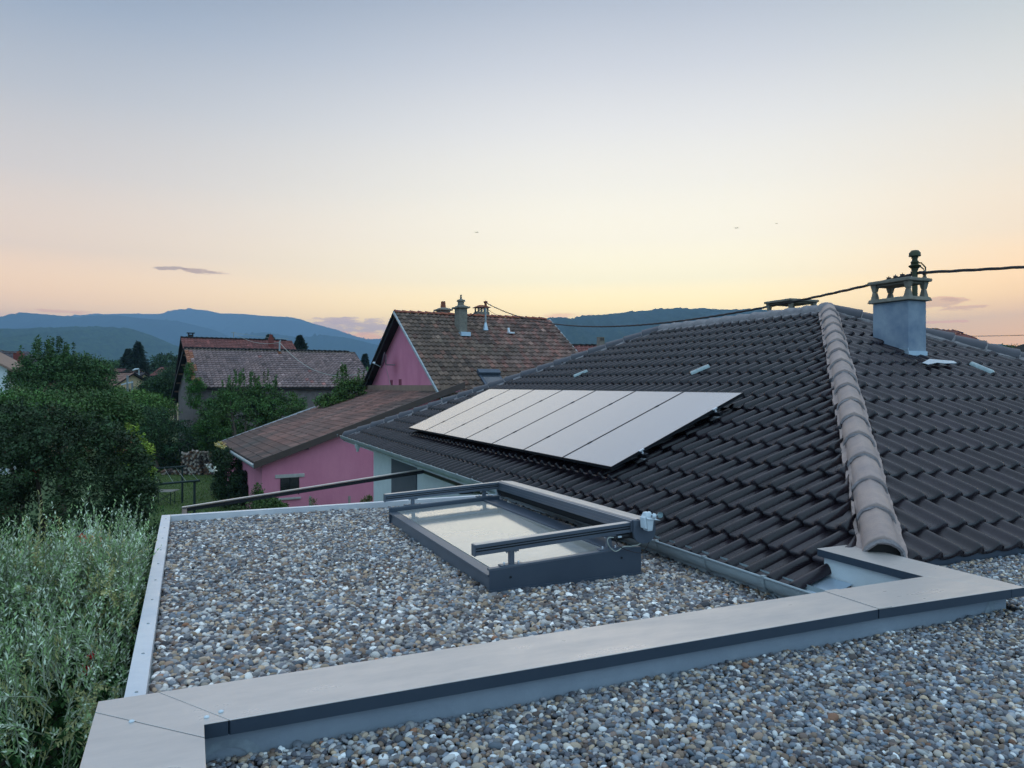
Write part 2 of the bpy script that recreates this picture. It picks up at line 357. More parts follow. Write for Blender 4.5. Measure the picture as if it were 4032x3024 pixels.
# near rows begin at 3.63 and climb; u runs from the far corner towards the camera
LEN = Y1 - Y0; ph = (LEN - (3.659 - Y0)) % PITCH - PITCH * .77
rows_l = [0, .33] + [.33 + .3425 * k for k in range(1, 17)]
rows_l = [r for r in rows_l if r < HALF - .05]
tile_field('tile_field', M['tile'], roof, O, (0, -1, 0), (1, 0, TN), LEN, HALF, rows=rows_l, hip=(True, True), phase=ph - .0, tintf=tl, umax=Y1 - 3.60, prof=PAN, lift=.046)
rows_n = [.385, .655] + [.655 + .335 * k for k in range(1, 17)]; rows_n = [r for r in rows_n if r < HALF - .05]
tile_field('tile_field', M['tile'], roof, np.array([X0, Y0, ZE]) + LZ, (1, 0, 0), (0, 1, TN), X1 - X0, HALF, rows=rows_n, phase=(4.894 - X0) % PITCH - PITCH * .77, tintf=tl)
tile_field('tile_field', M['tile'], roof, np.array([X1, Y0, ZE]) + LZ, (0, 1, 0), (-1, 0, TN), LEN, HALF, tintf=tl)
tile_field('tile_field', M['tile'], roof, np.array([X1, Y1, ZE]) + LZ, (-1, 0, 0), (0, -1, TN), X1 - X0, HALF, tintf=tl)
def caps(name, A, B, mat, mm, rad=.125, step=.40, sq=1.0, collar=.012, flare=.16, gothic=.1):
    """a line of overlapping half-round ridge tiles with mortar joints; every tile starts at the lower end"""
    A = np.array(A, float); B = np.array(B, float); Lh = np.linalg.norm(B - A); d = (B - A) / Lh; side = np.cross(d, (0, 0, 1)); side /= np.linalg.norm(side); up = np.cross(side, d)
    n = int(Lh / step); st = Lh / n; VV = []; FF = []; TT = []; base = 0
    mj = MB(); joints = []
    for i in range(n):
        K = 13; ring = []
        tn = random.uniform(.92, 1.08); dx = random.uniform(-.006, .006)
        for s_, rr in ((0, rad * 1.03), (.02, rad * 1.05), (.05, rad * 1.03), (.07, rad * 1.0), (st + .05, rad * .93)):
            for k in range(K):
                a = math.pi * k / (K - 1); x = math.cos(a) * rr; y = math.sin(a) * rr * sq
                y += gothic * rad * max(0, 1 - abs(x) / (rad * .35))
                lift = .018 * (1 - s_ / st)
                ring.append(A + d * (i * st + s_) + side * (x + dx) + up * (y + lift))
        for k in range(K):
            a = math.pi * k / (K - 1); x = math.cos(a) * rad * .93; y = math.sin(a) * rad * .93 * sq
            ring.append(A + d * (i * st + .004) + side * (x + dx) + up * (y - .004))
        q = [(m_ * K + k, m_ * K + k + 1, (m_ + 1) * K + k + 1, (m_ + 1) * K + k) for m_ in range(4) for k in range(K - 1)]
        q += [(5 * K + k, 5 * K + k + 1, k + 1, k) for k in range(K - 1)]
        VV.append(np.array(ring)); FF.append(np.array(q) + base); base += len(ring); TT.append(np.tile([tn] * 3, (len(ring), 1)))
        # mortar squeezed out at the joint
        pts = []
        for k in range(9):
            a = math.pi * (k + .0) / 8; pts.append(A + d * (i * st + random.uniform(-.012, .012)) + side * math.cos(a) * rad * .99 + up * math.sin(a) * rad * .99 * sq)
        q2 = MB(); q2.tube(pts, [random.uniform(.013, .021) for _ in pts], 5); q2.tube([p + d * .016 - up * .003 for p in pts], [random.uniform(.010, .015) for _ in pts], 5); joints.append(q2)
    o = npmesh(name, np.concatenate(VV), np.concatenate(FF), mat, roof, tint=np.concatenate(TT), smooth=True)
    # mortar bed along both sides with a ragged lower edge
    for q2 in joints: q2.build('joint_mortar', M['mortar'], roof, smooth=60)
    for sg in (-1, 1):
        m_ = int(Lh / .05); row = []
        for i in range(m_ + 1):
            p = A + d * Lh * i / m_; j1 = rad * (1.0 + flare * 1.5 * random.uniform(.75, 1.1) + .05 * math.sin(i * .23) + .03 * math.sin(i * .8)); 
            row.append([p + side * sg * rad * .86 + up * rad * .35, p + side * sg * (rad * 1.04) + up * (.0 + random.uniform(0, .012)), p + side * sg * j1 - up * (abs(j1) * .36 - .055 + random.uniform(0, .008)), p + side * sg * j1 * .98 - up * (abs(j1) * .36 + .05)])
        vs = [v for r_ in row for v in r_]; fs = [(i * 4 + k, i * 4 + k + 1, (i + 1) * 4 + k + 1, (i + 1) * 4 + k) for i in range(m_) for k in range(3)]
        mj.add(vs, fs)
    mj.build('mortar', mm, o, smooth=60)
    return o
HB = -.075
def hipz(x): return ZE + (x - X0) * TN + HB
caps('hip_tiles', (4.17, 3.44, hipz(4.03) + .055), (XR - .0, Y0 + HALF - .04, ZR - .06), M['cap2'], M['mortar2'], rad=.118, step=.47)
caps('hip_tiles', (X0 + .05, Y1 - .05, hipz(X0 + .05)), (XR, Y1 - HALF, ZR - .08), M['cap'], M['mortar'], rad=.12, step=.42)
caps('hip_tiles', (X1 - .05, Y0 + .05, hipz(X0 + .05)), (XR + .05, Y0 + HALF - .05, ZR - .08), M['cap'], M['mortar'], rad=.12, step=.42)
caps('hip_tiles', (X1 - .05, Y1 - .05, hipz(X0 + .05)), (XR, Y1 - HALF, ZR - .08), M['cap'], M['mortar'], rad=.12, step=.42)
caps('ridge_tiles', (XR, Y1 - HALF, ZR - .085), (XR, Y0 + HALF + .03, ZR - .085), M['mortar'], M['mortar'], rad=.125, step=.40, gothic=.05)
m = MB(); m.lathe((XR, Y0 + HALF, ZR - .085), [(.20, -.1), (.17, .02), (.145, .09), (.08, .15), (.0, .165)], 14); m.build('apex_mortar', M['mortar'], roof, smooth=60)
# black filler standing in for the shade in the lowest hip tile's open mouth
m = MB(); m.tube([(4.178, 3.448, hipz(4.03) + .052), (4.25, 3.54, hipz(4.03) + .075)], .110, 16); m.build('hip_mouth_shade', M['black'], roof)
# glass tiles
nl = np.array([-math.sin(TH), 0, math.cos(TH)]); nn_ = np.array([0, -math.sin(TH), math.cos(TH)]); P0 = np.array([X0, Y0, ZE])
def gtile(a, b, nrm):
    p = onpl(*a, P0 + nrm * .012, nrm); q_ = onpl(*b, P0 + nrm * .012, nrm); mb = MB(); d = (q_ - p) / np.linalg.norm(q_ - p); s_ = np.cross(d, nrm)
    vs = []; K = 9
    for t_, f_ in ((0, .45), (.03, .9), (.06, 1), (1, 1)):
        for k in range(K):
            a_ = math.pi * k / (K - 1); vs.append(p + (q_ - p) * t_ + s_ * math.cos(a_) * .045 + nrm * (math.sin(a_) * .045 * f_ - .02))
    mb.add(vs, [(i * K + k, i * K + k + 1, (i + 1) * K + k + 1, (i + 1) * K + k) for i in range(3) for k in range(K - 1)])
    w_ = s_ * (.17 if nrm is nn_ else -.17)
    return tag(mb.build('glass_tile', M['gtile'], roof, smooth=True), 'clear glass tile among the dark tiles')
gtile((2258, 1481), (2312, 1459), nl); gtile((2718, 1470), (2790, 1440), nl); gtile((3912, 1466), (3826, 1430), nn_)
# loose zinc flap below the chimney
p = [onpl(a, b_, P0 + nn_ * .03, nn_) for a, b_ in [(3632, 1428), (3660, 1413), (3755, 1421), (3767, 1428)]]
q_ = [onpl(a, b_, P0 + nn_ * .035, nn_) for a, b_ in [(3655, 1434), (3690, 1427), (3722, 1430), (3767, 1429)]]
m = MB(); m.add(p + q_ + [v - np.array([0, 0, .004]) for v in p + q_], [(0, 1, 5, 4), (1, 2, 6, 5), (2, 3, 7, 6), (12, 13, 9, 8), (13, 14, 10, 9), (14, 15, 11, 10), (4, 5, 13, 12), (5, 6, 14, 13), (6, 7, 15, 14), (0, 4, 12, 8), (1, 0, 8, 9), (2, 1, 9, 10), (3, 2, 10, 11), (7, 3, 11, 15)]); m.build('flashing', M['zsheet'], roof)
m = MB(); m.hexa([(3.66, 3.44, -1.34), (3.89, 3.44, -1.28), (3.89, 3.66, -1.28), (3.66, 3.66, -1.34)], [(3.66, 3.44, -1.336), (3.89, 3.44, -1.276), (3.89, 3.66, -1.276), (3.66, 3.66, -1.336)]); m.build('flashing', M['zsheet'], house)
# dark verge flashing between near slope and gravel
m = MB(); m.box(4.16, X1 - .3, 3.47, 3.52, -1.5, -1.185); m.box(4.16, X1 - .3, 3.455, 3.475, -1.30, -1.19); m.build('eaves_flashing', M['kerbm'], house)
# gutter
g = MB(); R_ = .074; GX, GZL = 3.54 + R_, -1.30; K = 11
def arc(y, rr): return [(GX - math.cos(math.pi * k / (K - 1)) * rr, y, GZL - math.sin(math.pi * k / (K - 1)) * rr * 1.4) for k in range(K)]
ys = [3.30, 19.0]; vs = arc(ys[0], R_) + arc(ys[1], R_) + arc(ys[0], R_ - .004) + arc(ys[1], R_ - .004)
g.add(vs, [(k, k + 1, K + k + 1, K + k) for k in range(K - 1)] + [(2 * K + k + 1, 2 * K + k, 3 * K + k, 3 * K + k + 1) for k in range(K - 1)] + [(k + 1, k, 2 * K + k, 2 * K + k + 1) for k in range(K - 1)] + [(K + k, K + k + 1, 3 * K + k + 1, 3 * K + k) for k in range(K - 1)])
g.tube([(3.54, 3.30, GZL + .003), (3.54, 19.0, GZL + .003)], .009, 8)
gut = g.build('gutter', M['zinc'], house, smooth=50)
bk = MB()
for i in range(26):
    y = 3.85 + .62 * i
    a = [(GX - math.cos(math.pi * k / 10) * (R_ + .006), y, GZL - math.sin(math.pi * k / 10) * (R_ + .006) * 1.4) for k in range(11)]
    a2 = [(x_, y + .028, z_) for x_, _, z_ in a]
    bk = MB(); bk.add(a + a2, [(k, k + 1, 12 + k, 11 + k) for k in range(10)]); bk.box(3.528, 3.56, y, y + .028, GZL + .004, GZL + .016); o = bk.build('gutter_bracket', M['zinc'], gut, smooth=50)
g = MB(); g.lathe((GX, 17.2, GZL - .2), [(.03, -.06), (.035, 0), (.06, .03), (.075, .12)], 12); g.build('gutter_outlet', M['pvc'], gut, smooth=50)
# grey render panel and window in the white wall
m = MB(); m.box(4.17, 4.23, 14.3, 16.25, -2.45, -1.505); m.build('grey_render_panel', M['grey_wall'], house)
win = MB(); win.box(4.16, 4.21, 14.4, 15.6, -4.2, -2.35); wn = win.build('window', M['white'], house)
m = MB(); m.box(4.15, 4.165, 14.46, 15.0, -4.1, -2.42); m.box(4.15, 4.165, 15.05, 15.54, -4.1, -2.42); m.build('pane', M['winl'], wn)
# chimney with a baluster cap
cx0, cx1, cy0, cy1 = 8.944, 9.293, 6.989, 7.557
c = MB(); c.box(cx0, cx1, cy0, cy1, .25, 1.15); ch = c.build('chimney', M['chim'], house, bevel=.006)
c = MB(); c.box(cx0 - .01, cx1 + .01, cy0 - .012, cy0 + .0, .40, .46); c.box(cx0 - .01, cx0 - .001, cy0, cy1, .2, .50); c.build('flashing', M['zsheet'], ch)
def capset(x0, x1, y0, y1, zb, zt, par, ov=.055, bottom=True):
    if bottom:
        m = MB(); m.hexa([(x0 - ov, y0 - ov, zb), (x1 + ov, y0 - ov, zb), (x1 + ov, y1 + ov, zb), (x0 - ov, y1 + ov, zb)], [(x0 - ov * .7, y0 - ov * .7, zb + .055), (x1 + ov * .7, y0 - ov * .7, zb + .055), (x1 + ov * .7, y1 + ov * .7, zb + .055), (x0 - ov * .7, y1 + ov * .7, zb + .055)]); m.build('cap_slab', M['conc'], par, bevel=.01)
    m = MB(); m.box(x0 - ov, x1 + ov, y0 - ov, y1 + ov, zt, zt + .048); m.box(x0 + .0, x1 - .0, y0, y1, zt - .03, zt - .001); m.build('cap_slab', M['conc'], par, bevel=.012)
    for x in (x0 + .02, x1 - .02):
        for y in (y0 + .02, y1 - .02):
            m = MB(); zm = (zb + .055) * .5 + zt * .5
            def sq(h, z): return [(x - h, y - h, z), (x + h, y - h, z), (x + h, y + h, z), (x - h, y + h, z)]
            m.hexa(sq(.043, zb + .05), sq(.024, zm)); m.hexa(sq(.026, zm + .003), sq(.045, zt)); m.build('baluster', M['conc'], par, bevel=.004)
capset(cx0, cx1, cy0, cy1, 1.153, 1.415, ch)
c = MB(); c.box(10.78, 11.42, 11.0, 11.62, .3, 1.22); c2 = c.build('chimney', M['chim'], house); capset(10.78, 11.42, 11.0, 11.62, 1.26, 1.64, c2)

# ------------------------------------------------------------------ solar panels
zb = -.892; pb0 = np.array([4.20, 6.892, zb]); sl_ = 1.99
S = np.array([CT, 0, math.sin(TH)]); A_ = np.array([0, 1., 0]); NL = nl
for i in range(7):
    o0 = pb0 + A_ * (i * 1.152); t = thing('solar_panel', tuple(o0), ['black solar panel nearest the pale hip tiles, first of the row', 'black solar panel second from the near end of the row', 'black solar panel third from the near end of the row', 'black solar panel in the middle of the row of seven', 'black solar panel third from the far end of the row', 'black solar panel second from the far end of the row', 'black solar panel at the far end of the row, nearest the pink house'][i], 'solar panel', 'solar panels on the dark tiled roof')
    def P(a, s, n_): return o0 + A_ * a + S * s + NL * n_
    w_ = 1.134; m = MB()
    m.hexa([P(.008, .008, -.03), P(w_ - .008, .008, -.03), P(w_ - .008, sl_ - .008, -.03), P(.008, sl_ - .008, -.03)], [P(.008, .008, -.002), P(w_ - .008, .008, -.002), P(w_ - .008, sl_ - .008, -.002), P(.008, sl_ - .008, -.002)])
    m.build('glass', M['panel'], t)
    m = MB()
    for a0, a1, s0, s1 in ((0, w_, 0, .009), (0, w_, sl_ - .009, sl_), (0, .009, .009, sl_ - .009), (w_ - .009, w_, .009, sl_ - .009)):
        m.hexa([P(a0, s0, -.036), P(a1, s0, -.036), P(a1, s1, -.036), P(a0, s1, -.036)], [P(a0, s0, .0), P(a1, s0, .0), P(a1, s1, .0), P(a0, s1, .0)])
    m.build('frame', M['pframe'], t)
for k, s in enumerate((.42, 1.52)):
    m = MB(); a = pb0 + S * s - NL * .062 - A_ * .09; b_ = a + A_ * 8.26; m.bar(a, b_, .04, .045, up=NL)
    o = m.build('mounting_rail', M['pframe'], None, tuple(a)); tag(o, ['dark mounting rail under the lower half of the solar panels', 'dark mounting rail under the upper half of the solar panels'][k], 'rail', 'mounting rails under the solar panels')
    for i in range(8):
        m = MB(); cpt = pb0 + S * s + A_ * (i * 1.152 - .009); m.bar(cpt - S * .03, cpt + S * .03, .018 if 0 < i < 7 else .03, .012, up=NL)
        if i in (0, 7): m.bar(cpt - NL * .06, cpt, .02, .02); m.bar(cpt - NL * .10 - A_ * .03, cpt - NL * .10 + A_ * .05, .05, .008, up=NL)
        m.build('panel_clamp', M['alu'] if i in (0,) else M['pframe'], o)

# ------------------------------------------------------------------ flat-roofed extension
ext = thing('flat_roof_extension', (1.9, 4, -GZ), 'flat roofed extension with grey metal coping and gravel on top', 'building')
m = MB(); m.box(-.235, 4.19, 2.62, 8.60, -GZ, -1.52); m.build('wall', M['white'], ext)
m = MB(); m.box(-.235, 12, -5, 2.60, -GZ, -1.30); m.box(4.22, 12, 2.60, 3.44, -1.8, -1.30); m.build('wall', M['white'], ext)
# raised kerb between the two roofs, the short kerb beside the tiles, the left kerb
m = MB(); m.box(-.235, 4.12, 2.62, 2.89, -1.52, -1.12); m.box(-.235, 0.015, -5, 2.618, -1.3, -1.12); m.build('upstand', M['upst'], ext)
m = MB(); m.box(3.90, 4.16, 2.892, 3.68, -1.52, -1.12); m.build('upstand', M['white'], ext)
ZC = -1.10
def coping(pts, name='coping'):
    """top plate polygon with 50 mm downturned edges"""
    def pl(pts, z0, z1):
        m = MB(); n = len(pts); top = [(x, y, z1) for x, y in pts]; lo = [(x, y, z0) for x, y in pts]
        return m.add(top + lo, [tuple(range(n)), tuple(range(2 * n - 1, n - 1, -1))] + [(i, (i + 1) % n, n + (i + 1) % n, n + i) for i in range(n)])
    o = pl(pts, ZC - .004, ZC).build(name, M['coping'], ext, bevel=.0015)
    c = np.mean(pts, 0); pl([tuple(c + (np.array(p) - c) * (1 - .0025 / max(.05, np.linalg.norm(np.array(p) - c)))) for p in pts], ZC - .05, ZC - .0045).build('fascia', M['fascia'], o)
    return o
g_ = .0022
coping([(0.124, 2.588), (3.10, 2.588), (3.10, 2.922), (-.096, 2.922)])               # long piece
coping([(-.287, 2.922), (-.287, 2.832), (0.046, 2.492), (0.046, 2.588), (0.121, 2.588), (-.099, 2.922)])    # left corner piece
coping([(-.287, 2.826), (-.287, -4.9), (0.046, -4.9), (0.046, 2.486)])                    # left run
coping([(3.104, 2.588), (4.06, 2.553), (3.885, 2.905), (3.87, 2.922), (3.104, 2.922)])    # right piece
coping([(4.064, 2.551), (4.165, 2.548), (4.19, 3.71), (3.868, 3.71), (3.868, 2.928), (3.889, 2.905)])  # short run beside the tiles
m = MB(); m.box(3.10, 3.19, 2.583, 2.924, ZC + .0005, ZC + .004); m.build('joint_cover', M['coping'], ext, bevel=.001)
for x, y in ((-.17, 2.70), (.055, 2.635), (.10, 2.66)):
    m = MB(); m.lathe((x, y, ZC + .001), [(.009, 0), (.008, .004), (.004, .006)], 10); m.build('rivet', M['wht'], ext)
# light aluminium edge trim round the far gravel roof
m = MB(); m.box(-.262, -.175, 2.925, 8.66, -1.395, -1.385); m.box(-.262, -.256, 2.925, 8.66, -1.47, -1.396); m.box(-.181, -.175, 2.925, 8.58, -1.46, -1.396); m.build('edge_trim', M['alu'], ext, bevel=.0015)
m = MB(); m.box(-.172, 4.15, 8.585, 8.66, -1.396, -1.386); m.box(-.172, 4.15, 8.585, 8.591, -1.47, -1.397); m.box(-.172, 4.15, 8.654, 8.66, -1.47, -1.397); m.build('edge_trim', M['alu'], ext, bevel=.0015)
y = 3.2
while y < 8.5:
    m = MB(); m.lathe((-.215, y, -1.385), [(.008, 0), (.007, .003), (.003, .004)], 8); m.build('screw', M['lampm'], ext); y += .52
# lime stains on the upstand corners
m = MB()
for cx_, r_ in ((.115, .075),):
    K = 18
    vs = [(cx_ + .0 + math.cos(a) * r_ * 1.5 * f, 2.6175, -1.25 + math.sin(a) * .075 * f) for f in (1, .62) for a in [math.pi * k / (K - 1) for k in range(K)]]
    m.add(vs, [(k, k + 1, K + k + 1, K + k) for k in range(K - 1)])
ls_ = pm('lime_stain', (150, 162, 172), (118, 128, 138), 22, .9); m.build('lime_stain', ls_, ext)
m = MB(); m.add([(3.93, 2.6175, -1.24), (4.01, 2.6175, -1.25), (4.03, 2.6175, -1.16), (3.99, 2.6175, -1.155)], [(0, 1, 2, 3)]); m.build('lime_stain', ls_, ext)
# gravel -----------------------------------------------------------
def ico(sub):
    bm = bmesh.new(); bmesh.ops.create_icosphere(bm, subdivisions=sub, radius=1); v = np.array([x.co[:] for x in bm.verts]); f = np.array([[a.index for a in q.verts] for q in bm.faces]); bm.free(); return v, f
ICO1, ICO2 = ico(1), ico(2)
PAL = np.array([lin(c) for c in [(150, 148, 150), (128, 126, 130), (104, 104, 110), (84, 84, 92), (172, 168, 166), (200, 198, 196), (222, 222, 222), (160, 142, 124), (140, 118, 102), (178, 156, 132), (118, 100, 92), (96, 86, 82), (134, 140, 150), (112, 122, 134), (184, 172, 160), (150, 108, 84)]])
PW = np.array([9, 9, 10, 10, 8, 8, 7, 6, 6, 4, 6, 6, 9, 9, 5, .5]); PW /= PW.sum(); PWN = PW.copy(); PWN[5] *= .6; PWN[6] *= .3; PWN[4] *= .8; PWN /= PWN.sum()
def pebbles(P, rad, ic, near=False):
    n = len(P); v, f = ic
    a = rng.uniform(.8, 1.35, n); b = rng.uniform(.68, 1.0, n); c = rng.uniform(.45, .8, n); s = rad * rng.lognormal(0, .22, n)
    V = np.repeat(v[None], n, 0).astype(np.float32)
    # lumpy shape
    for _ in range(2):
        k = rng.normal(size=(n, 1, 3)); k /= np.linalg.norm(k, axis=2, keepdims=True); V *= 1 + rng.uniform(.05, .16, (n, 1, 1)) * np.sin((V * k).sum(2, keepdims=True) * rng.uniform(1.8, 3.2, (n, 1, 1)) + rng.uniform(0, 6, (n, 1, 1)))
    V *= (np.stack([a, b, c], 1) * s[:, None])[:, None, :]
    th = rng.uniform(0, 2 * np.pi, n); tx = rng.normal(0, .38, n); ty = rng.normal(0, .38, n)
    def rot(V, i, j, t):
        c_, s_ = np.cos(t)[:, None], np.sin(t)[:, None]; x, y = V[..., i].copy(), V[..., j].copy(); V[..., i] = c_ * x - s_ * y; V[..., j] = s_ * x + c_ * y
    rot(V, 1, 2, tx); rot(V, 0, 2, ty); rot(V, 0, 1, th)
    V += P[:, None, :]
    F_ = f[None] + (np.arange(n) * len(v))[:, None, None]
    col = PAL[rng.choice(len(PAL), n, p=PWN if near else PW)] * (np.array([.97, .99, .99]) if near else np.array([1.06, 1.0, .95])) * rng.uniform(.55, 1.4 if near else 1.5, (n, 1)); col = np.repeat(col[:, None], len(v), 1)
    return V.reshape(-1, 3), F_.reshape(-1, 3), col.reshape(-1, 3)
def scatter(x0, x1, y0, y1, dens, keep):
    n = int((x1 - x0) * (y1 - y0) * dens); g = 1 / math.sqrt(dens)
    xs = np.arange(x0, x1, g); ys_ = np.arange(y0, y1, g); X_, Y_ = np.meshgrid(xs, ys_); p = np.stack([X_.ravel(), Y_.ravel()], 1) + rng.uniform(-.62, .62, (X_.size, 2)) * g
    return p[keep(p)]
def lay(p, z, amp, top=0):
    h = amp * (np.sin(p[:, 0] * 3.1 + 1) * np.sin(p[:, 1] * 2.7) + .6 * np.sin(p[:, 0] * 7.3) * np.sin(p[:, 1] * 6.1 + 2))
    return np.column_stack([p, z + h + rng.uniform(-.006, .007, len(p))])
def gravel(name, label, parts_, bedfn):
    VV, FF, TT = [], [], []; b_ = 0
    for P_, r_, ic in parts_:
        v, f, t = pebbles(P_, r_, ic, bedfn); VV.append(v); FF.append(f + b_); TT.append(t); b_ += len(v)
    o = npmesh(name, np.concatenate(VV), np.concatenate(FF), M['pebble'], None, tint=np.concatenate(TT), smooth=True)
    return tag(o, label, 'gravel', None, 'stuff')
def k_far(p):
    x, y = p[:, 0], p[:, 1]; ok = (x > -.165) & (x < 4.15) & (y > 2.93) & (y < 8.57)
    ok &= ~((x > 1.93) & (x < 3.14) & (y > 4.75) & (y < 7.53)) & ~((x > 3.86) & (y < 3.75))
    fwd = x * FW[0] + y * FW[1]; lat = x * RT[0] + y * RT[1]; return ok & (lat < 1.1 * fwd + .2)
ZF, ZN = -1.452, -1.243
fa = scatter(-.165, 4.15, 2.93, 8.57, 2150, k_far)
nearm = fa[:, 1] < 5.2
P1 = lay(fa[nearm], ZF, .006); P2 = lay(fa[~nearm], ZF, .006)
gravel('gravel', 'grey and tan gravel covering the far flat roof round the skylight', [(P1, .0168, ICO2), (P2, .0176, ICO1)], None)
def k_near(p):
    x, y = p[:, 0], p[:, 1]; ok = (x > .02) & (y < 3.44) & ~((x < 4.13) & (y > 2.612)) & (~((x > 4.10) & (x < 4.2) & (y > 2.56)))
    fwd = x * FW[0] + y * FW[1]; lat = x * RT[0] + y * RT[1]; return ok & ((lat < 1.25 * fwd + .6) & (fwd > 1.3) & (lat > -.8 * fwd - .3))
fn = scatter(.02, 9.0, -.9, 3.44, 4100, k_near)
PN = lay(fn, ZN, .007)
fw_ = fn[:, 0] * FW[0] + fn[:, 1] * FW[1]; lt_ = fn[:, 0] * RT[0] + fn[:, 1] * RT[1]; inn = (lt_ < .74 * fw_ + .1) & (fw_ > 2.05)
gravel('gravel', 'smooth blue grey pebbles on the nearer flat roof in the foreground', [(PN[(fw_ < 3.3) & inn], .0121, ICO2), (PN[(fw_ >= 3.3) | ~inn], .0124, ICO1)], True)
m = MB(); m.box(-.165, 4.185, 2.9, 8.57, -1.519, -1.464); m.build('gravel_bed', M['gbed'], ext)
m = MB(); m.box(.016, 12, -5, 2.612, -1.298, -1.256); m.box(4.17, 12, 2.613, 3.45, -1.298, -1.256); m.build('gravel_bed', M['gbed'], ext)
# ------------------------------------------------------------------ skylight
sx0, sx1, sy0, sy1 = 1.92, 3.15, 4.74, 7.54
zl, zr = -1.322, -1.262
def zt(x): return zl + (zr - zl) * (x - sx0) / (sx1 - sx0)
skl = thing('skylight', (2.5, 6.1, -1.46), 'long flat rooflight with milky glass set in the gravel roof', 'skylight')
m = MB(); m.hexa([(sx0, sy0 + .012, -1.47), (sx1, sy0 + .012, -1.47), (sx1, sy1 - .012, -1.47), (sx0, sy1 - .012, -1.47)], [(sx0 + .02, sy0 + .012, zl - .012), (sx1 - .02, sy0 + .012, zr - .012), (sx1 - .02, sy1 - .012, zr - .012), (sx0 + .02, sy1 - .012, zl - .012)]); m.build('kerb', M['rail'], skl, bevel=.003)
def strip(x0, x1, y0, y1, h0, h1, mb):
    mb.hexa([(x0, y0, zt(x0) + h0), (x1, y0, zt(x1) + h0), (x1, y1, zt(x1) + h0), (x0, y1, zt(x0) + h0)], [(x0, y0, zt(x0) + h1), (x1, y0, zt(x1) + h1), (x1, y1, zt(x1) + h1), (x0, y1, zt(x0) + h1)])
m = MB(); strip(sx0 - .012, sx0 + .07, sy0 + .03, sy1 - .03, -.02, -.004, m); m.build('frame', M['rail'], skl, bevel=.003)
m = MB(); strip(sx1 - .20, sx1 - .165, sy0 + .03, sy1 - .03, -.01, .012, m); strip(sx1 - .16, sx1, sy0 + .03, sy1 - .03, -.01, -.002, m); m.build('frame', M['kerbm'], skl, bevel=.003)
m = MB(); strip(sx0 + .072, sx1 - .202, sy0 + .03, sy1 - .03, -.012, .0, m); m.build('glass', M['glass'], skl)
for y0, y1 in ((sy0, sy0 + .012), (sy1 - .012, sy1)):      # long side cheeks stand proud
    m = MB(); m.add([(sx0 - .01, y0, -1.47), (sx1 + .005, y0, -1.47), (sx1 + .005, y0, -1.232), (sx0 - .01, y0, -1.293), (sx0 - .01, y1, -1.47), (sx1 + .005, y1, -1.47), (sx1 + .005, y1, -1.232), (sx0 - .01, y1, -1.293)], [(0, 1, 2, 3), (7, 6, 5, 4), (3, 2, 6, 7), (0, 3, 7, 4), (1, 5, 6, 2), (0, 4, 5, 1)])
    c = m.build('side_cheek', M['kerbm'], skl, bevel=.002)
    yy = y0 + .012 if y0 < 5 else y0
    m = MB(); m.hexa([(sx0 - .012, y0 - .002, -1.294), (sx1 + .006, y0 - .002, -1.233), (sx1 + .006, y1 + .03 if y0 < 5 else y1 + .002, -1.233), (sx0 - .012, y1 + .03 if y0 < 5 else y1 + .002, -1.294)], [(sx0 - .012, y0 - .002, -1.279), (sx1 - .12, y0 - .002, -1.226), (sx1 - .12, y1 + .03 if y0 < 5 else y1 + .002, -1.226), (sx0 - .012, y1 + .03 if y0 < 5 else y1 + .002, -1.279)]); m.build('trim', M['rail'], skl, bevel=.002)
    if y0 < 5:
        for sxp, szp in ((2.07, -1.35), (2.98, -1.30)):
            m = MB(); m.tube([(sxp, sy0 - .006, szp), (sxp, sy0 + .004, szp)], .008, 8); m.build('screw', M['dark'], c)
        m = MB(); m.box(sx0 - .008, sx1 + .004, sy0 - .012, sy0 - .001, -1.47, -1.425); m.build('base_angle', M['kerbm'], c)
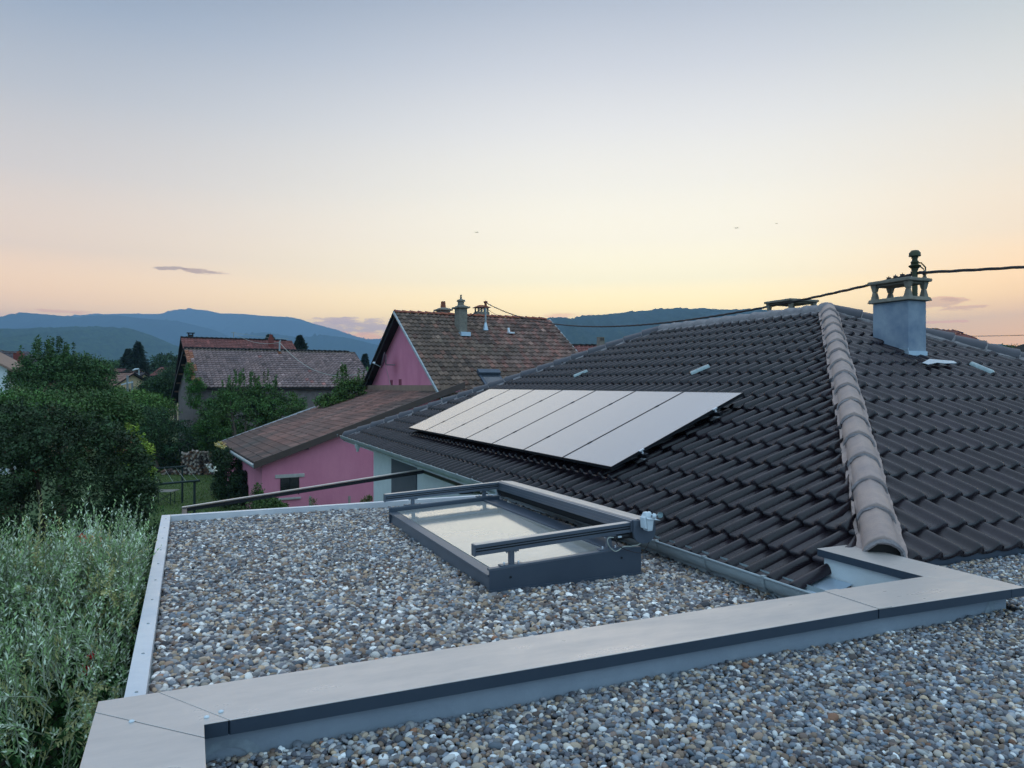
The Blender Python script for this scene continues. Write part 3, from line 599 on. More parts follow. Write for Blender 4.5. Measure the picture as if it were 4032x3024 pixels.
# ------------------------------------------------------------------ sun awning above the skylight
aw = thing('skylight_awning', (2.6, 6.1, -1.25), 'grey folding-arm style sun awning on rails standing above the skylight', 'awning')
for (y0, y1, xa, xb, za, zb_) in ((4.745, 4.805, 1.80, 3.085, -1.107, -1.043), (7.53, 7.585, 1.862, 3.16, -1.142, -1.079)):
    def zz(x): return za + (zb_ - za) * (x - xa) / (xb - xa)
    def rb(x0, x1, yy0, yy1, h0, h1, mb): mb.hexa([(x0, yy0, zz(x0) + h0), (x1, yy0, zz(x1) + h0), (x1, yy1, zz(x1) + h0), (x0, yy1, zz(x0) + h0)], [(x0, yy0, zz(x0) + h1), (x1, yy0, zz(x1) + h1), (x1, yy1, zz(x1) + h1), (x0, yy1, zz(x0) + h1)])
    m = MB(); rb(xa + .012, xb, y0, y1, -.022, 0, m); rb(xa + .012, xb, y0 + .010, y1 - .008, -.052, -.021, m); rb(xa + .012, xb, y0, y1, -.074, -.051, m); rb(xa + .012, xb, y0 + .003, y1 - .003, -.040, -.033, m)
    rl = m.build('guide_rail', M['rail'], aw, bevel=.001)
    m = MB(); rb(xa + .012, xb, y0 + .001, y1 - .001, .0005, .0025, m); m.build('sky_sheen_strip', M['coping'], rl)  # pale strip added to paint the sky's sheen along the rail top
    m = MB(); rb(xa + .012, xb - .02, y0 + .005, y0 + .009, -.0505, -.0405, m); rb(xa + .012, xb - .02, y0 + .005, y0 + .009, -.0325, -.0225, m); m.build('groove', M['dark'], rl)
    m = MB(); rb(xa, xa + .0115, y0 - .001, y1 + .001, -.078, .002, m); m.build('end_cap', M['rail'], rl, bevel=.002)
    for xp in ((2.09, 2.89) if y0 < 5 else (2.17, 2.98)):
        zk = -1.282 + (xp - sx0) * .0495; m = MB(); m.box(xp - .018, xp + .018, y0 + .012, y1 - .012, zk, zz(xp) - .07); p_ = m.build('post', M['rail'], aw, bevel=.002)
        m = MB(); m.box(xp - .09, xp + .09, y0 + .002, y1 - .002, zk - .004, zk + .008); m.build('foot_plate', M['rail'], p_, bevel=.001); m = MB(); m.box(xp - .05, xp + .05, y0 + .004, y1 - .004, zz(xp) - .083, zz(xp) - .075); m.build('head_plate', M['rail'], p_, bevel=.001)
        for dx in (-.055, .055, -.035, .035): m = MB(); m.lathe((xp + dx, y0 + .028, (zk + .008) if abs(dx) > .05 else zz(xp) - .095), [(.007, 0), (.007, .012), (.003, .018)], 8); m.build('bolt', M['alu'], p_)
def sec(dx, dz, y, pts): return [(x + dx, y, z + dz) for x, z in pts]
DX, DZ = .085, -.055
def cass(name, pts, mat, y0=4.735, y1=7.60, bev=.002, sm=None):
    m = MB(); m.loft(sec(0, 0, y0, pts), sec(DX, DZ, y1, pts)); return m.build(name, mat, aw, bevel=bev, smooth=sm)
cs = cass('cassette', [(3.062, -1.030), (3.062, -1.112), (3.082, -1.112), (3.082, -1.085), (3.128, -1.085), (3.128, -1.019), (3.075, -1.022)], M['rail'])
m = MB()
for h in (-1.052, -1.078): m.loft(sec(0, 0, 4.74, [(3.0585, h), (3.0585, h - .005), (3.063, h - .005), (3.063, h)]), sec(DX, DZ, 7.59, [(3.0585, h), (3.0585, h - .005), (3.063, h - .005), (3.063, h)]))
m.build('rib', M['rail'], cs)
m = MB(); m.loft(sec(0, 0, 4.736, [(3.064, -1.0275), (3.128, -1.0165), (3.128, -1.0185), (3.064, -1.0295)]), sec(DX, DZ, 7.599, [(3.064, -1.0275), (3.128, -1.0165), (3.128, -1.0185), (3.064, -1.0295)])); m.build('sky_sheen_strip', M['coping'], cs)  # same painted sky sheen, along the cassette's top face
cass('cassette_cover', [(3.134, -1.020), (3.134, -1.06), (3.255, -1.06), (3.262, -1.036), (3.252, -1.029)], M['coping'])
cass('cloth_roll', [(3.16 + .062 * math.cos(a), -1.132 + .062 * math.sin(a)) for a in [2 * math.pi * k / 16 for k in range(16)]], M['dark2'], bev=0, sm=50)
for y0, dx, dz in ((4.712, 0, 0), (7.602, DX, DZ)):
    pts = [(3.072, -1.022), (3.262, -1.032), (3.268, -1.11)] + [(3.168 + .10 * math.cos(a), -1.118 + .088 * math.sin(a)) for a in np.linspace(0, -math.pi, 10)] + [(3.072, -1.10)]
    m = MB(); m.loft(sec(dx, dz, y0, pts), sec(dx, dz, y0 + .022, pts)); m.build('end_plate', M['rail'], aw, bevel=.003)
m = MB(); m.tube([(2.90, 4.775, -1.153), (3.06, 4.775, -1.143)], .024, 12); mo = m.build('motor', M['dark'], aw, smooth=50)
m = MB(); m.box(2.955, 2.985, 4.745, 4.755, -1.15, -1.138); m.build('type_plate', M['wht'], mo)
# wind sensor
ws = thing('wind_sensor', (3.17, 4.69, -1.10), 'small white wind sensor with three cups clipped to the awning end', 'wind sensor')
m = MB(); m.hexa([(3.148, 4.640, -1.098), (3.192, 4.640, -1.098), (3.192, 4.708, -1.098), (3.148, 4.708, -1.098)], [(3.128, 4.632, -1.0), (3.20, 4.632, -1.0), (3.20, 4.71, -1.0), (3.128, 4.71, -1.0)]); m.build('body', M['wht'], ws, bevel=.006)
m = MB(); m.hexa([(3.115, 4.63, -1.075), (3.136, 4.63, -1.078), (3.136, 4.69, -1.078), (3.115, 4.69, -1.075)], [(3.110, 4.63, -.995), (3.124, 4.63, -.982), (3.124, 4.69, -.982), (3.110, 4.69, -.995)]); m.build('side_shell', M['wht'], ws, bevel=.004)
m = MB(); m.hexa([(3.128, 4.62, -1.004), (3.255, 4.62, -1.022), (3.26, 4.71, -1.022), (3.128, 4.72, -1.004)], [(3.128, 4.63, -.985), (3.19, 4.63, -1.0), (3.19, 4.70, -1.0), (3.128, 4.70, -.985)]); m.hexa([(3.126, 4.63, -.99), (3.178, 4.63, -.99), (3.178, 4.70, -.99), (3.126, 4.70, -.99)], [(3.136, 4.64, -.958), (3.168, 4.64, -.955), (3.168, 4.69, -.955), (3.136, 4.69, -.958)]); m.build('hood', M['wht'], ws, bevel=.005)
hub = np.array([3.222, 4.665, -.985])
m = MB(); m.lathe(tuple(hub - [0, 0, .03]), [(.014, 0), (.016, .025), (.012, .04)], 10); m.build('hub', M['wht'], ws)
for a in (R(-15), R(105), R(225)):
    d = np.array([math.cos(a), math.sin(a), 0]); c0 = hub + d * .048; tn_ = np.array([-d[1], d[0], 0]); vs = []; K = 10
    for i in range(5):
        b_ = i / 4 * math.pi / 2
        for k in range(K):
            t_ = 2 * math.pi * k / K; vs.append(c0 + tn_ * math.sin(b_) * .024 + (d * math.cos(t_) + np.array([0, 0, 1]) * math.sin(t_)) * math.cos(b_) * .023)
    m = MB(); m.add(vs, [(i * K + k, i * K + (k + 1) % K, (i + 1) * K + (k + 1) % K, (i + 1) * K + k) for i in range(4) for k in range(K)]); m.tube([hub, c0], .004, 6); m.build('cup', M['clear'] if a == R(-15) else M['wht'], ws, smooth=50)
def spline(P, n=10):
    P = [np.array(p, float) for p in P]; P = [2 * P[0] - P[1]] + P + [2 * P[-1] - P[-2]]; out = []
    for i in range(1, len(P) - 2):
        for k in range(n):
            t = k / n; out.append(.5 * ((2 * P[i]) + (-P[i - 1] + P[i + 1]) * t + (2 * P[i - 1] - 5 * P[i] + 4 * P[i + 1] - P[i + 2]) * t * t + (-P[i - 1] + 3 * P[i] - 3 * P[i + 1] + P[i + 2]) * t ** 3))
    return out + [P[-2]]
w_ = [ony(a, b, 4.72) for a, b in [(2537, 2090), (2533, 2120), (2518, 2142), (2490, 2150), (2455, 2153), (2436, 2166), (2420, 2170), (2400, 2152), (2392, 2130), (2398, 2117), (2416, 2116)]]
m = MB(); m.tube(spline(w_), .0035, 6); tag(m.build('cable', M['wirem'], None, tuple(w_[0]), smooth=60), 'thin white cable looping from the wind sensor past the skylight corner', 'cable')
w_ = [ony(a, b, 4.715) for a, b in [(2420, 2112), (2430, 2140), (2455, 2160), (2490, 2172), (2522, 2176), (2542, 2160), (2558, 2130)]]
m = MB(); m.tube(spline(w_), .003, 6); tag(m.build('cable', M['cable'], None, tuple(w_[0]), smooth=60), 'thin black cable hanging below the white one at the awning end', 'cable')
# ------------------------------------------------------------------ terrace awning beyond the flat roof
ta = thing('terrace_awning', (2, 12.9, -GZ), 'long dark awning frame sloping down beyond the gravel roof edge', 'awning')
A1, B1 = np.array([3.95, 12.9, -1.56]), np.array([-.10, 12.9, -1.99])
m = MB(); m.bar(A1, B1, .06, .03); o = m.build('guide_rail', M['dark'], ta, bevel=.003)
for dz, hh, mt in ((.033, .012, 'coping'), (-.036, .012, 'dark')):
    m = MB(); m.bar(A1 + [0, 0, dz], B1 + [0, 0, dz], .075, hh); m.build('flange', M[mt], o, bevel=.002)
m = MB(); m.bar(A1 + [0, 0, -.022], B1 + [0, 0, -.022], .066, .012); m.build('flange', M['dark'], o)
m = MB(); m.tube([(3.95, 12.95, -1.57), (3.95, 9.3, -1.57)], .055, 14); m.build('roller_tube', M['dark'], ta, smooth=50)
m = MB(); m.bar((-.06, 12.9, -2.0), (-.06, 9.3, -2.0), .07, .06); m.build('front_bar', M['dark'], ta)
m = MB(); m.bar((3.95, 9.33, -1.56), (-.1, 9.33, -1.99), .06, .07); m.build('guide_rail', M['dark'], ta)
for y in (9.33, 12.8):
    m = MB(); m.bar((-.04, y, -2.03), (-.04, y, -GZ), .07, .07); m.build('post', M['dark'], ta)
m = MB(); m.box(3.98, 4.2, 9.5, 9.7, -1.9, -1.62); m.box(3.9, 4.2, 10.9, 11.1, -1.72, -1.60); m.build('wall_bracket', M['black'], ta)
m = MB(); y = 9.6
xs = np.linspace(.02, 1.02, 12)
for i, x in enumerate(xs):
    m.tube([(x - .05, y - .12, -1.79 + .005 * i), (x - .05, y, -1.655 + random.uniform(-.01, .012)), (x - .05, y + .12, -1.79)], [.05, .052, .05], 8)
tag(m.build('rolled_cover', M['wht'], None, (.5, 9.6, -1.8), smooth=60), 'pale ribbed cover bundled just behind the far gravel roof edge', 'cover')
m = MB(); m.box(.0, 1.0, 9.45, 9.75, -GZ, -1.84); tag(m.build('cabinet', M['slat'], None, (.5, 9.6, -GZ)), 'tall garden cabinet under the ribbed cover behind the flat roof', 'cabinet')
# ------------------------------------------------------------------ mast and power cables
mx, my = 10.25, 7.9
ms = thing('service_mast', (mx, my, .8), 'green steel service mast with a mushroom cap behind the grey chimney', 'mast')
m = MB(); m.tube([(mx, my, .75), (mx, my, 2.02)], .040, 14); m.build('pole', M['mast'], ms, smooth=50)
m = MB(); m.lathe((mx, my, 1.98), [(.05, -.03), (.044, 0), (.085, .0), (.082, .05), (.05, .09), (.0, .1)], 18); m.build('cap', M['mast'], ms, smooth=50)
m = MB(); m.lathe((mx, my, 1.76), [(.046, 0), (.05, .03), (.085, .06), (.09, .075), (.05, .10), (.06, .13), (.046, .15)], 14); cl = m.build('clamp', M['mast'], ms, smooth=40)
bx = RT * .17
m = MB(); p0 = np.array([mx, my, 1.88]); m.tube([p0, p0 + RT * .10 + [0, 0, .0], p0 + RT * .165 + [0, 0, -.07], p0 + RT * .165 + [0, 0, -.13]], .011, 8); m.tube([p0 - [0, 0, .06], p0 + RT * .09 - [0, 0, .06], p0 + RT * .14 - [0, 0, .10]], .010, 8); m.build('bracket', M['mast'], ms, smooth=50)
m = MB(); m.lathe(tuple(p0 + RT * .15 + [0, 0, -.26]), [(.02, 0), (.034, .03), (.02, .06), (.032, .09), (.03, .12), (.014, .15)], 10); m.build('insulator', M['conc'], ms, smooth=50)
def w2(lat, fwd, z): return RT * lat + FW * fwd + np.array([0, 0, z])
cA, cB = w2(-1.45, 40, 4.48), w2(6.21, 11.35, 1.74); cE = w2(16, 11, 2.62)
cB = np.array([mx, my, 1.72]) + RT * .05 - FW * .06
def cab(A, B, sag, n=70): return [A + (B - A) * s - np.array([0, 0, sag * 4 * s * (1 - s)]) for s in np.linspace(0, 1, n)]
def twisted(path, r, off, turns_len=.35, nst=3):
    m = MB(); L = np.cumsum([0] + [np.linalg.norm(path[i + 1] - path[i]) for i in range(len(path) - 1)])
    for k in range(nst):
        P_ = []
        for p, l_ in zip(path, L):
            a = 2 * math.pi * (l_ / turns_len + k / nst); P_.append(p + RT * math.cos(a) * off + np.array([0, 0, math.sin(a) * off]))
        m.tube(P_, r, 6)
    return m
pc = cab(cA, cB, 1.06, 420)
tag(twisted(pc, .0135, .012, 1.1).build('power_cable', M['cable'], None, tuple(cB), smooth=60), 'thick twisted black power cable sagging from the pink house to the mast', 'power cable')
pc2 = cab(cB, cE, .12, 120)
tag(twisted(pc2, .0135, .012, 1.1).build('power_cable', M['cable'], None, tuple(cB), smooth=60), 'thick twisted black power cable leaving the mast to the right', 'power cable')
for px, py, dz in ((3495, 1101, 0), (3520, 1085, .012), (3557, 1075, .012), (3588, 1066, 0)):
    lat = (px - 2016) / F; s = None
    j = min(range(len(pc)), key=lambda i: abs((pc[i] @ RT) / (pc[i] @ FW) - lat)); p = pc[j] + [0, 0, .025]
    m = MB(); m.box(p[0] - .03, p[0] + .03, p[1] - .02, p[1] + .02, p[2] - .02, p[2] + .022); m.tube([p, p + [0, 0, .045]], .006, 6)
    tag(m.build('cable_connector', M['cable'], None, tuple(p), bevel=.004), {3495: 'black cable connector furthest left above the chimney cap', 3520: 'black cable connector second from the left above the chimney cap', 3557: 'black cable connector third from the left above the chimney cap', 3588: 'black cable connector right against the mast'}[px], 'connector', 'connectors on the power cable')
# ================================================================== pink house
def frame(lat, fwd, head):
    o = RT * lat + FW * fwd; h = R(head) + YAW; e1 = np.array([math.sin(h), math.cos(h), 0]); e2 = np.array([-e1[1], e1[0], 0])
    return o, e1, e2, (lambda a, b, z: o + e1 * a + e2 * b + np.array([0, 0, z]))
o_, e1, e2, T = frame(-9.72, 28, 62)          # origin: near eave corner of the lean-to; a = along ridge, b = away
def ploc(a, b, z): return tuple(T(a, b, z))
LW, GA = 11.8, 8.05
ph_ = thing('pink_house', ploc(11, 6, -GZ), 'pink rendered house with a mossy old tiled gable roof', 'house')
zev, zrd = -.42, 3.64; RA1 = GA + 8.6
m = MB(T); m.add([(GA, .3, -GZ), (GA, .3, zev), (GA, 6.2, zrd - .22), (GA, 12.1, zev), (GA, 12.1, -GZ)] + [(GA + 8.25, .3, -GZ), (GA + 8.25, .3, zev), (GA + 8.25, 6.2, zrd - .22), (GA + 8.25, 12.1, zev), (GA + 8.25, 12.1, -GZ)],
    [(0, 1, 2, 3, 4), (9, 8, 7, 6, 5), (0, 5, 6, 1), (4, 3, 8, 9)]); m.build('wall', M['pink'], ph_)
def slab(mb, a0, a1, b0, z0, b1, z1, th):
    mb.hexa([(a0, b0, z0 - th), (a1, b0, z0 - th), (a1, b1, z1 - th), (a0, b1, z1 - th)], [(a0, b0, z0), (a1, b0, z0), (a1, b1, z1), (a0, b1, z1)])
m = MB(T); slab(m, GA - .45, RA1, -.1, zev - .22, 6.2, zrd - .05, .12); slab(m, GA - .45, RA1, 12.5, zev - .22, 6.2, zrd - .05, .12); rf = m.build('roof', M['black'], ph_)
sl1 = (zrd - zev + .2) / 6.3
def tg(u, v, r, j):
    n = .5 + .5 * math.sin(u * 9 + v * 7 + math.sin(r * 1.3)) * math.cos(j * .37 + r * .5); k = random.random()
    c = np.array([1.0, .96, .93]) * (.62 + .5 * k)
    w_ = min(1, max(0, (u + .18 * math.sin(v * 6 + r * .7) - .25) / .35)); c = c * (.74 + .22 * w_ + .1 * n); c[1] *= 1.08 - .08 * w_; c[2] *= .95
    if random.random() < .10 + .22 * w_: c = c * np.array([1.16, .90, .88])
    if random.random() < .16: c = c * .62
    return c
PRF = [(0, .1), (.2, .0), (.4, .05), (.55, .5), (.70, 1), (.84, .8), (.96, .0)]
tile_field('tile_field', M['otile'], rf, T(GA - .45, -.1, zev - .2), e1, e2 + np.array([0, 0, sl1]), RA1 - GA + .45, 6.3, pitch=.24, course=.30, hip=(False, False), prof=PRF, rh=.05, lift=.06, tintf=tg, jit=.012)
tile_field('tile_field', M['otile'], rf, T(RA1, 12.5, zev - .2), -e1, -e2 + np.array([0, 0, sl1]), RA1 - GA + .45, 6.3, pitch=.24, course=.30, hip=(False, False), prof=PRF, rh=.05, lift=.05, tintf=tg, jit=.006)
def ridge_row(T, a0, a1, b, z, mat, par, rad=.13, st=.42):
    m = MB(T); n = int((a1 - a0) / st)
    for i in range(n):
        a = a0 + i * st; vs = []; K = 7
        for aa, rr, dz in ((a, rad * 1.15, .03), (a + st + .04, rad * .92, 0)):
            for k in range(K): t = math.pi * k / (K - 1); vs.append((aa, b + math.cos(t) * rr, z + math.sin(t) * rr * .8 + dz))
        m.add(vs, [(k, k + 1, K + k + 1, K + k) for k in range(K - 1)] + [tuple(range(K))])
    return m.build('ridge_tiles', mat, par)
rdt = pm('orange_ridge_tile', (168, 92, 66), (130, 84, 70), 2.5, .85)
ridge_row(T, GA - .45, RA1 - .1, 6.2, zrd + .0, rdt, rf)
# metal verges and dark barge boards
for a_, b0, z0, b1, z1, mt in ((GA - .5, -.15, zev - .2, 6.2, zrd + .06, 'zinc'), (RA1 + .02, -.15, zev - .2, 6.2, zrd + .06, 'zinc'), (GA - .5, 12.55, zev - .22, 6.2, zrd + .04, 'black'), (GA - .42, 12.5, zev - .42, 6.2, zrd - .18, 'black')):
    m = MB(T); m.hexa([(a_ - .02, b0, z0 - .12), (a_ + .05, b0, z0 - .12), (a_ + .05, b1, z1 - .12), (a_ - .02, b1, z1 - .12)], [(a_ - .02, b0, z0 - .005), (a_ + .05, b0, z0 - .005), (a_ + .05, b1, z1 - .005), (a_ - .02, b1, z1 - .005)]); m.build('verge_trim', M[mt], rf)
m = MB(T); m.box(GA - .30, GA - .01, .1, 12.2, zev + .06, zev + .40); m.build('verge_board', M['wood2'], ph_)
gn = e1
def ongable(px, py, a=GA): return onpl(px, py, T(a, 0, 0), e1)
def abz(p): q = np.array(p) - o_; return float(q @ e1), float(q @ e2), float(q[2])
for l_, r_, t_, b_ in ((1537, 1546, 1496, 1531), (1571, 1581, 1493, 1528)):
    p, q = abz(ongable(l_, b_)), abz(ongable(r_, t_)); y0, y1 = sorted((p[1], q[1])); m = MB(T); m.box(GA - .012, GA + .004, y0, y1, p[2], q[2]); m.build('wall_slot_shade', M['pink2'], ph_)
m = MB(T); m.box(GA - .014, GA - .011, 1, 2, 0, 0); m = None
# lean-to
zLe, zLt = -3.02, -.22; sL = (zLt - zLe) / GA
m = MB(T); m.add([(.25, .25, -GZ), (.25, .25, zLe - .1), (GA + .5, .25, zLt + .10), (GA + .5, .25, -GZ), (.25, LW - .3, -GZ), (.25, LW - .3, zLe - .1), (GA + .5, LW - .3, zLt + .10), (GA + .5, LW - .3, -GZ)], [(0, 1, 2, 3), (7, 6, 5, 4), (0, 4, 5, 1), (3, 2, 6, 7), (1, 5, 6, 2)])
m.build('wall', M['pink'], ph_)
m = MB(T); m.hexa([(0, 0, zLe - .12), (GA, 0, zLt - .12), (GA, LW, zLt - .12), (0, LW, zLe - .12)], [(0, 0, zLe), (GA, 0, zLt), (GA, LW, zLt), (0, LW, zLe)]); lr = m.build('lean_to_roof', M['wood'], ph_)
def tlr(u, v, r, j):
    k = random.uniform(.75, 1.15); c = np.array([1.05, .95, .92]) * k; wet = math.sin(u * 5 + v * 3 + .6) + .4 * math.sin(v * 17 + u * 3)
    if wet > .55 or v < .16: c = np.array([.66, .70, .70]) * k
    if random.random() < .03: c = c * 1.35
    return c
PRF2 = [(0, .2), (.16, .9), (.3, .2), (.5, .0), (.62, .9), (.76, .2), (.98, .0)]
tile_field('tile_field', M['ltile'], lr, T(0, LW, zLe + .01), -e2, e1 + np.array([0, 0, sL]), LW, GA, pitch=.25, course=.36, hip=(False, False), prof=PRF2, rh=.028, lift=.03, tintf=tlr, jit=.004)
m = MB(T); m.hexa([(-.1, -.1, zLe - .17), (GA + .6, -.1, zLt + .075), (GA + .6, -.02, zLt + .075), (-.1, -.02, zLe - .17)], [(-.1, -.1, zLe + .10), (GA + .6, -.1, zLt + .345), (GA + .6, -.02, zLt + .345), (-.1, -.02, zLe + .10)]); m.build('verge_board', M['wood'], lr)
m = MB(T); m.tube([(-.1, -.05, zLe - .06), (-.1, LW, zLe - .06)], .07, 10); m.build('gutter', M['zinc'], lr, smooth=50)
m = MB(T); m.hexa([(-.02, LW, zLe - .05), (GA - .3, LW, zLt - .05), (GA - .3, LW + .05, zLt - .05), (-.02, LW + .05, zLe - .05)], [(-.02, LW, zLe + .05), (GA - .3, LW, zLt + .05), (GA - .3, LW + .05, zLt + .05), (-.02, LW + .05, zLe + .05)]); m.build('verge_trim', M['alu'], lr)
def onlean(px, py): return abz(onpl(px, py, T(0, .25, 0), e2))
def wbox(l_, t_, r_, b_, d, d1, mat, par, name, bev=0):
    p, q = onlean(l_, b_), onlean(r_, t_); m = MB(T); m.box(p[0], q[0], .25 - d, .25 - d1, p[2], q[2]); return m.build(name, mat, par, bevel=bev)
wn = wbox(1105, 1879, 1178, 1946, .012, -.01, M['win'], ph_, 'window')
for xx in (1105, 1141, 1176): wbox(xx - 1.5, 1879, xx + 1.5, 1946, .03, .012, M['black'], wn, 'frame')
wbox(1106, 1911, 1177, 1914, .03, .013, M['black'], wn, 'frame')
wbox(1083, 1863, 1199, 1884, .04, -.01, M['lintel'], ph_, 'lintel', .02); wbox(1093, 1955, 1184, 1970, .08, -.01, M['lintel'], ph_, 'window_sill', .02)
wbox(1196, 1760, 1210, 1768, .25, 0, M['black'], ph_, 'wall_lamp')
for a_, y_, c_ in ((1202, 1950, .25), (1353, 1950, .25)):
    p = onlean(a_, y_); m = MB(T); m.bar((p[0], -.6, -GZ), (p[0], -.6, p[2] + .08), .08, .05); tag(m.build('garden_post', M['slat'], None, tuple(T(p[0], -.6, -GZ))), 'weathered post before the pink wall, left one' if a_ < 1300 else 'weathered post before the pink wall, right one', 'post', 'posts along the pink wall')
# chimneys
def slope_at(px, py):    # point on the near slope
    n_ = np.cross(e1, e2 + np.array([0, 0, sl1])); return abz(onpl(px, py, T(0, -.1, zev - .2 + .06), n_))
def chim(a, b, w, d, z0, z1, mat, pot, capw=.12, name='chimney'):
    m = MB(T); m.box(a - w / 2, a + w / 2, b - d / 2, b + d / 2, z0, z1); c = m.build(name, mat, ph_)
    m = MB(T); m.box(a - w / 2 - capw, a + w / 2 + capw, b - d / 2 - capw, b + d / 2 + capw, z1, z1 + .08); m.hexa([(a - w / 2 - capw * .6, b - d / 2 - capw * .6, z1 + .08), (a + w / 2 + capw * .6, b - d / 2 - capw * .6, z1 + .08), (a + w / 2 + capw * .6, b + d / 2 + capw * .6, z1 + .08), (a - w / 2 - capw * .6, b + d / 2 + capw * .6, z1 + .08)], [(a - w / 4, b - d / 4, z1 + .17), (a + w / 4, b - d / 4, z1 + .17), (a + w / 4, b + d / 4, z1 + .17), (a - w / 4, b + d / 4, z1 + .17)]); m.build('chimney_cap', M['conc'], c, bevel=.01)
    P_ = T(a, b, 0)
    if pot == 'pot': m = MB(); m.lathe((P_[0], P_[1], z1 + .14), [(.15, 0), (.13, .2), (.12, .36), (.09, .36)], 12); m.build('chimney_pot', M['soot'], c, smooth=50)
    if pot == 'stack': m = MB(); m.lathe((P_[0], P_[1], z1 + .12), [(.17, 0), (.16, .22), (.22, .24), (.22, .30), (.08, .36), (.05, .38), (.05, .58)], 12); m.build('chimney_pot', M['conc'], c, smooth=50)
    return c
p = slope_at(1826, 1316); chim(p[0] + .0, p[1] + .35, .42, .62, p[2] - .3, (HY - 1215) / F * ((T(*p)) @ FW + .3), M['conc'], 'stack')
m = MB(T); m.box(p[0] - .26, p[0] + .26, p[1] - .28, p[1] + .06, p[2] - .10, p[2] + .10); m.build('flashing', M['zsheet'], ph_)
def beyond(px, b): r = ray(px, HY); n_ = e2; q = r * (np.dot(T(0, b, 0), n_) / np.dot(r, n_)); return abz(q)[0], q @ FW
a_, d_ = beyond(1745, 7.2); chim(a_, 7.2, .55, .6, 2.2, (HY - 1224) / F * d_, M['conc'], 'pot')
a_, d_ = beyond(1896, 7.2); c = MB(T); zt_ = (HY - 1229) / F * d_; c.box(a_ - .34, a_ + .34, 6.9, 7.5, 2.0, zt_); c = c.build('chimney', M['conc'], ph_)
capz = (HY - 1212) / F * d_
for dx in (-.27, -.09, .09, .27): m = MB(T); m.box(a_ + dx - .035, a_ + dx + .035, 6.95, 7.03, zt_, capz); m.box(a_ + dx - .035, a_ + dx + .035, 7.38, 7.45, zt_, capz); m.build('cap_post', M['conc'], c)
m = MB(T); m.hexa([(a_ - .42, 6.82, capz), (a_ + .42, 6.82, capz), (a_ + .42, 7.58, capz), (a_ - .42, 7.58, capz)], [(a_ - .16, 7.05, capz + .14), (a_ + .16, 7.05, capz + .14), (a_ + .16, 7.3, capz + .14), (a_ - .16, 7.3, capz + .14)]); m.build('chimney_cap', M['soot'], c)
# service mast of the pink house
p = slope_at(1912, 1297); d_ = T(*p) @ FW; pz = (HY - 1185) / F * d_; P_ = T(*p)
pmast = thing('service_mast', tuple(P_), 'thin grey service mast standing on the mossy roof beside its chimneys', 'mast')
m = MB(); m.tube([P_ - [0, 0, .2], [P_[0], P_[1], pz - .1]], .055, 8); m.build('pole', M['lampm'], pmast, smooth=50)
m = MB(); m.lathe((P_[0], P_[1], pz - .35), [(.08, 0), (.09, .1), (.06, .15), (.07, .25), (.12, .28), (.1, .33), (.02, .36)], 10); m.build('cap', M['soot'], pmast, smooth=50)
m = MB(); m.lathe(tuple(P_), [(.16, -.05), (.12, .1), (.06, .35)], 10); m.build('sleeve', M['zsheet'], pmast, smooth=50)
m = MB(); top = np.array([P_[0], P_[1], pz - .25]); m.tube(cab(top, T(p[0] - 3.2, 9.5, 1.9), .25, 20), .022, 5); m.tube(cab(top - [0, 0, .05], T(p[0] + 1.6, 6.2, 3.75), .12, 14), .012, 5)
tag(m.build('wire', M['cable'], None, tuple(top)), 'thin wires running from the roof mast behind the pink house chimneys', 'wire')
p = slope_at(2003, 1312); m = MB(T); m.box(p[0] - .1, p[0] + .22, p[1] - .25, p[1] + .1, p[2] - .02, p[2] + .05); m.tube([(p[0] + .02, p[1], p[2]), (p[0] - .02, p[1] + .02, p[2] + .28)], .07, 8); m.build('roof_vent', M['alu'], rf)
# roof window
n_ = np.cross(e1, e2 + np.array([0, 0, sl1])); n_ = n_ / np.linalg.norm(n_); n_ = n_ if n_[2] > 0 else -n_; vs_ = (e2 + np.array([0, 0, sl1])); vs_ /= np.linalg.norm(vs_)
p = T(*slope_at(1880, 1470))
rw = MB(); 
def RW(a, s, h): return p + e1 * a - vs_ * s + n_ * h
rw.hexa([RW(-.05, 1.5, .02), RW(1.02, 1.5, .02), RW(1.02, 0, .02), RW(-.05, 0, .02)], [RW(-.05, 1.5, .10), RW(1.02, 1.5, .10), RW(1.02, 0, .10), RW(-.05, 0, .10)]); rwo = rw.build('roof_window', M['kerbm'], rf)
m = MB(); m.hexa([RW(-.08, .28, .08), RW(1.05, .28, .08), RW(1.05, 0, .08), RW(-.08, 0, .08)], [RW(-.08, .28, .24), RW(1.05, .28, .24), RW(1.05, 0, .26), RW(-.08, 0, .26)]); m.build('shutter_box', M['kerbm'], rwo, bevel=.02)
m = MB(); m.hexa([RW(.06, 1.38, .10), RW(.91, 1.38, .10), RW(.91, .3, .10), RW(.06, .3, .10)], [RW(.06, 1.38, .112), RW(.91, 1.38, .112), RW(.91, .3, .112), RW(.06, .3, .112)]); m.build('pane', M['winl'], rwo)
# satellite dish
dp = ongable(1556, 1437); sd = thing('satellite_dish', tuple(dp), 'dark satellite dish on a bent arm on the pink gable wall', 'satellite dish')
a0, b0, z0 = abz(dp)
m = MB(T); m.tube([(a0, b0, z0), (a0 - .45, b0, z0), (a0 - .5, b0, z0 + .03), (a0 - .5, b0, z0 + .55)], .03, 8); m.build('arm', M['lampm'], sd, smooth=50)
dc = at(1517, 1420, float(dp @ FW) - .35); dn = -RT * .96 - FW * .10 + np.array([0, 0, .22]); dn /= np.linalg.norm(dn); du = np.cross(dn, (0, 0, 1)); du /= np.linalg.norm(du); dv = np.cross(du, dn)
vs = []; K = 20
for i in range(6):
    for k in range(K): t = 2 * math.pi * k / K; r_ = .40 * i / 5; vs.append(dc + (du * math.cos(t) + dv * math.sin(t) * 1.08) * r_ + dn * (.12 * (i / 5) ** 2))
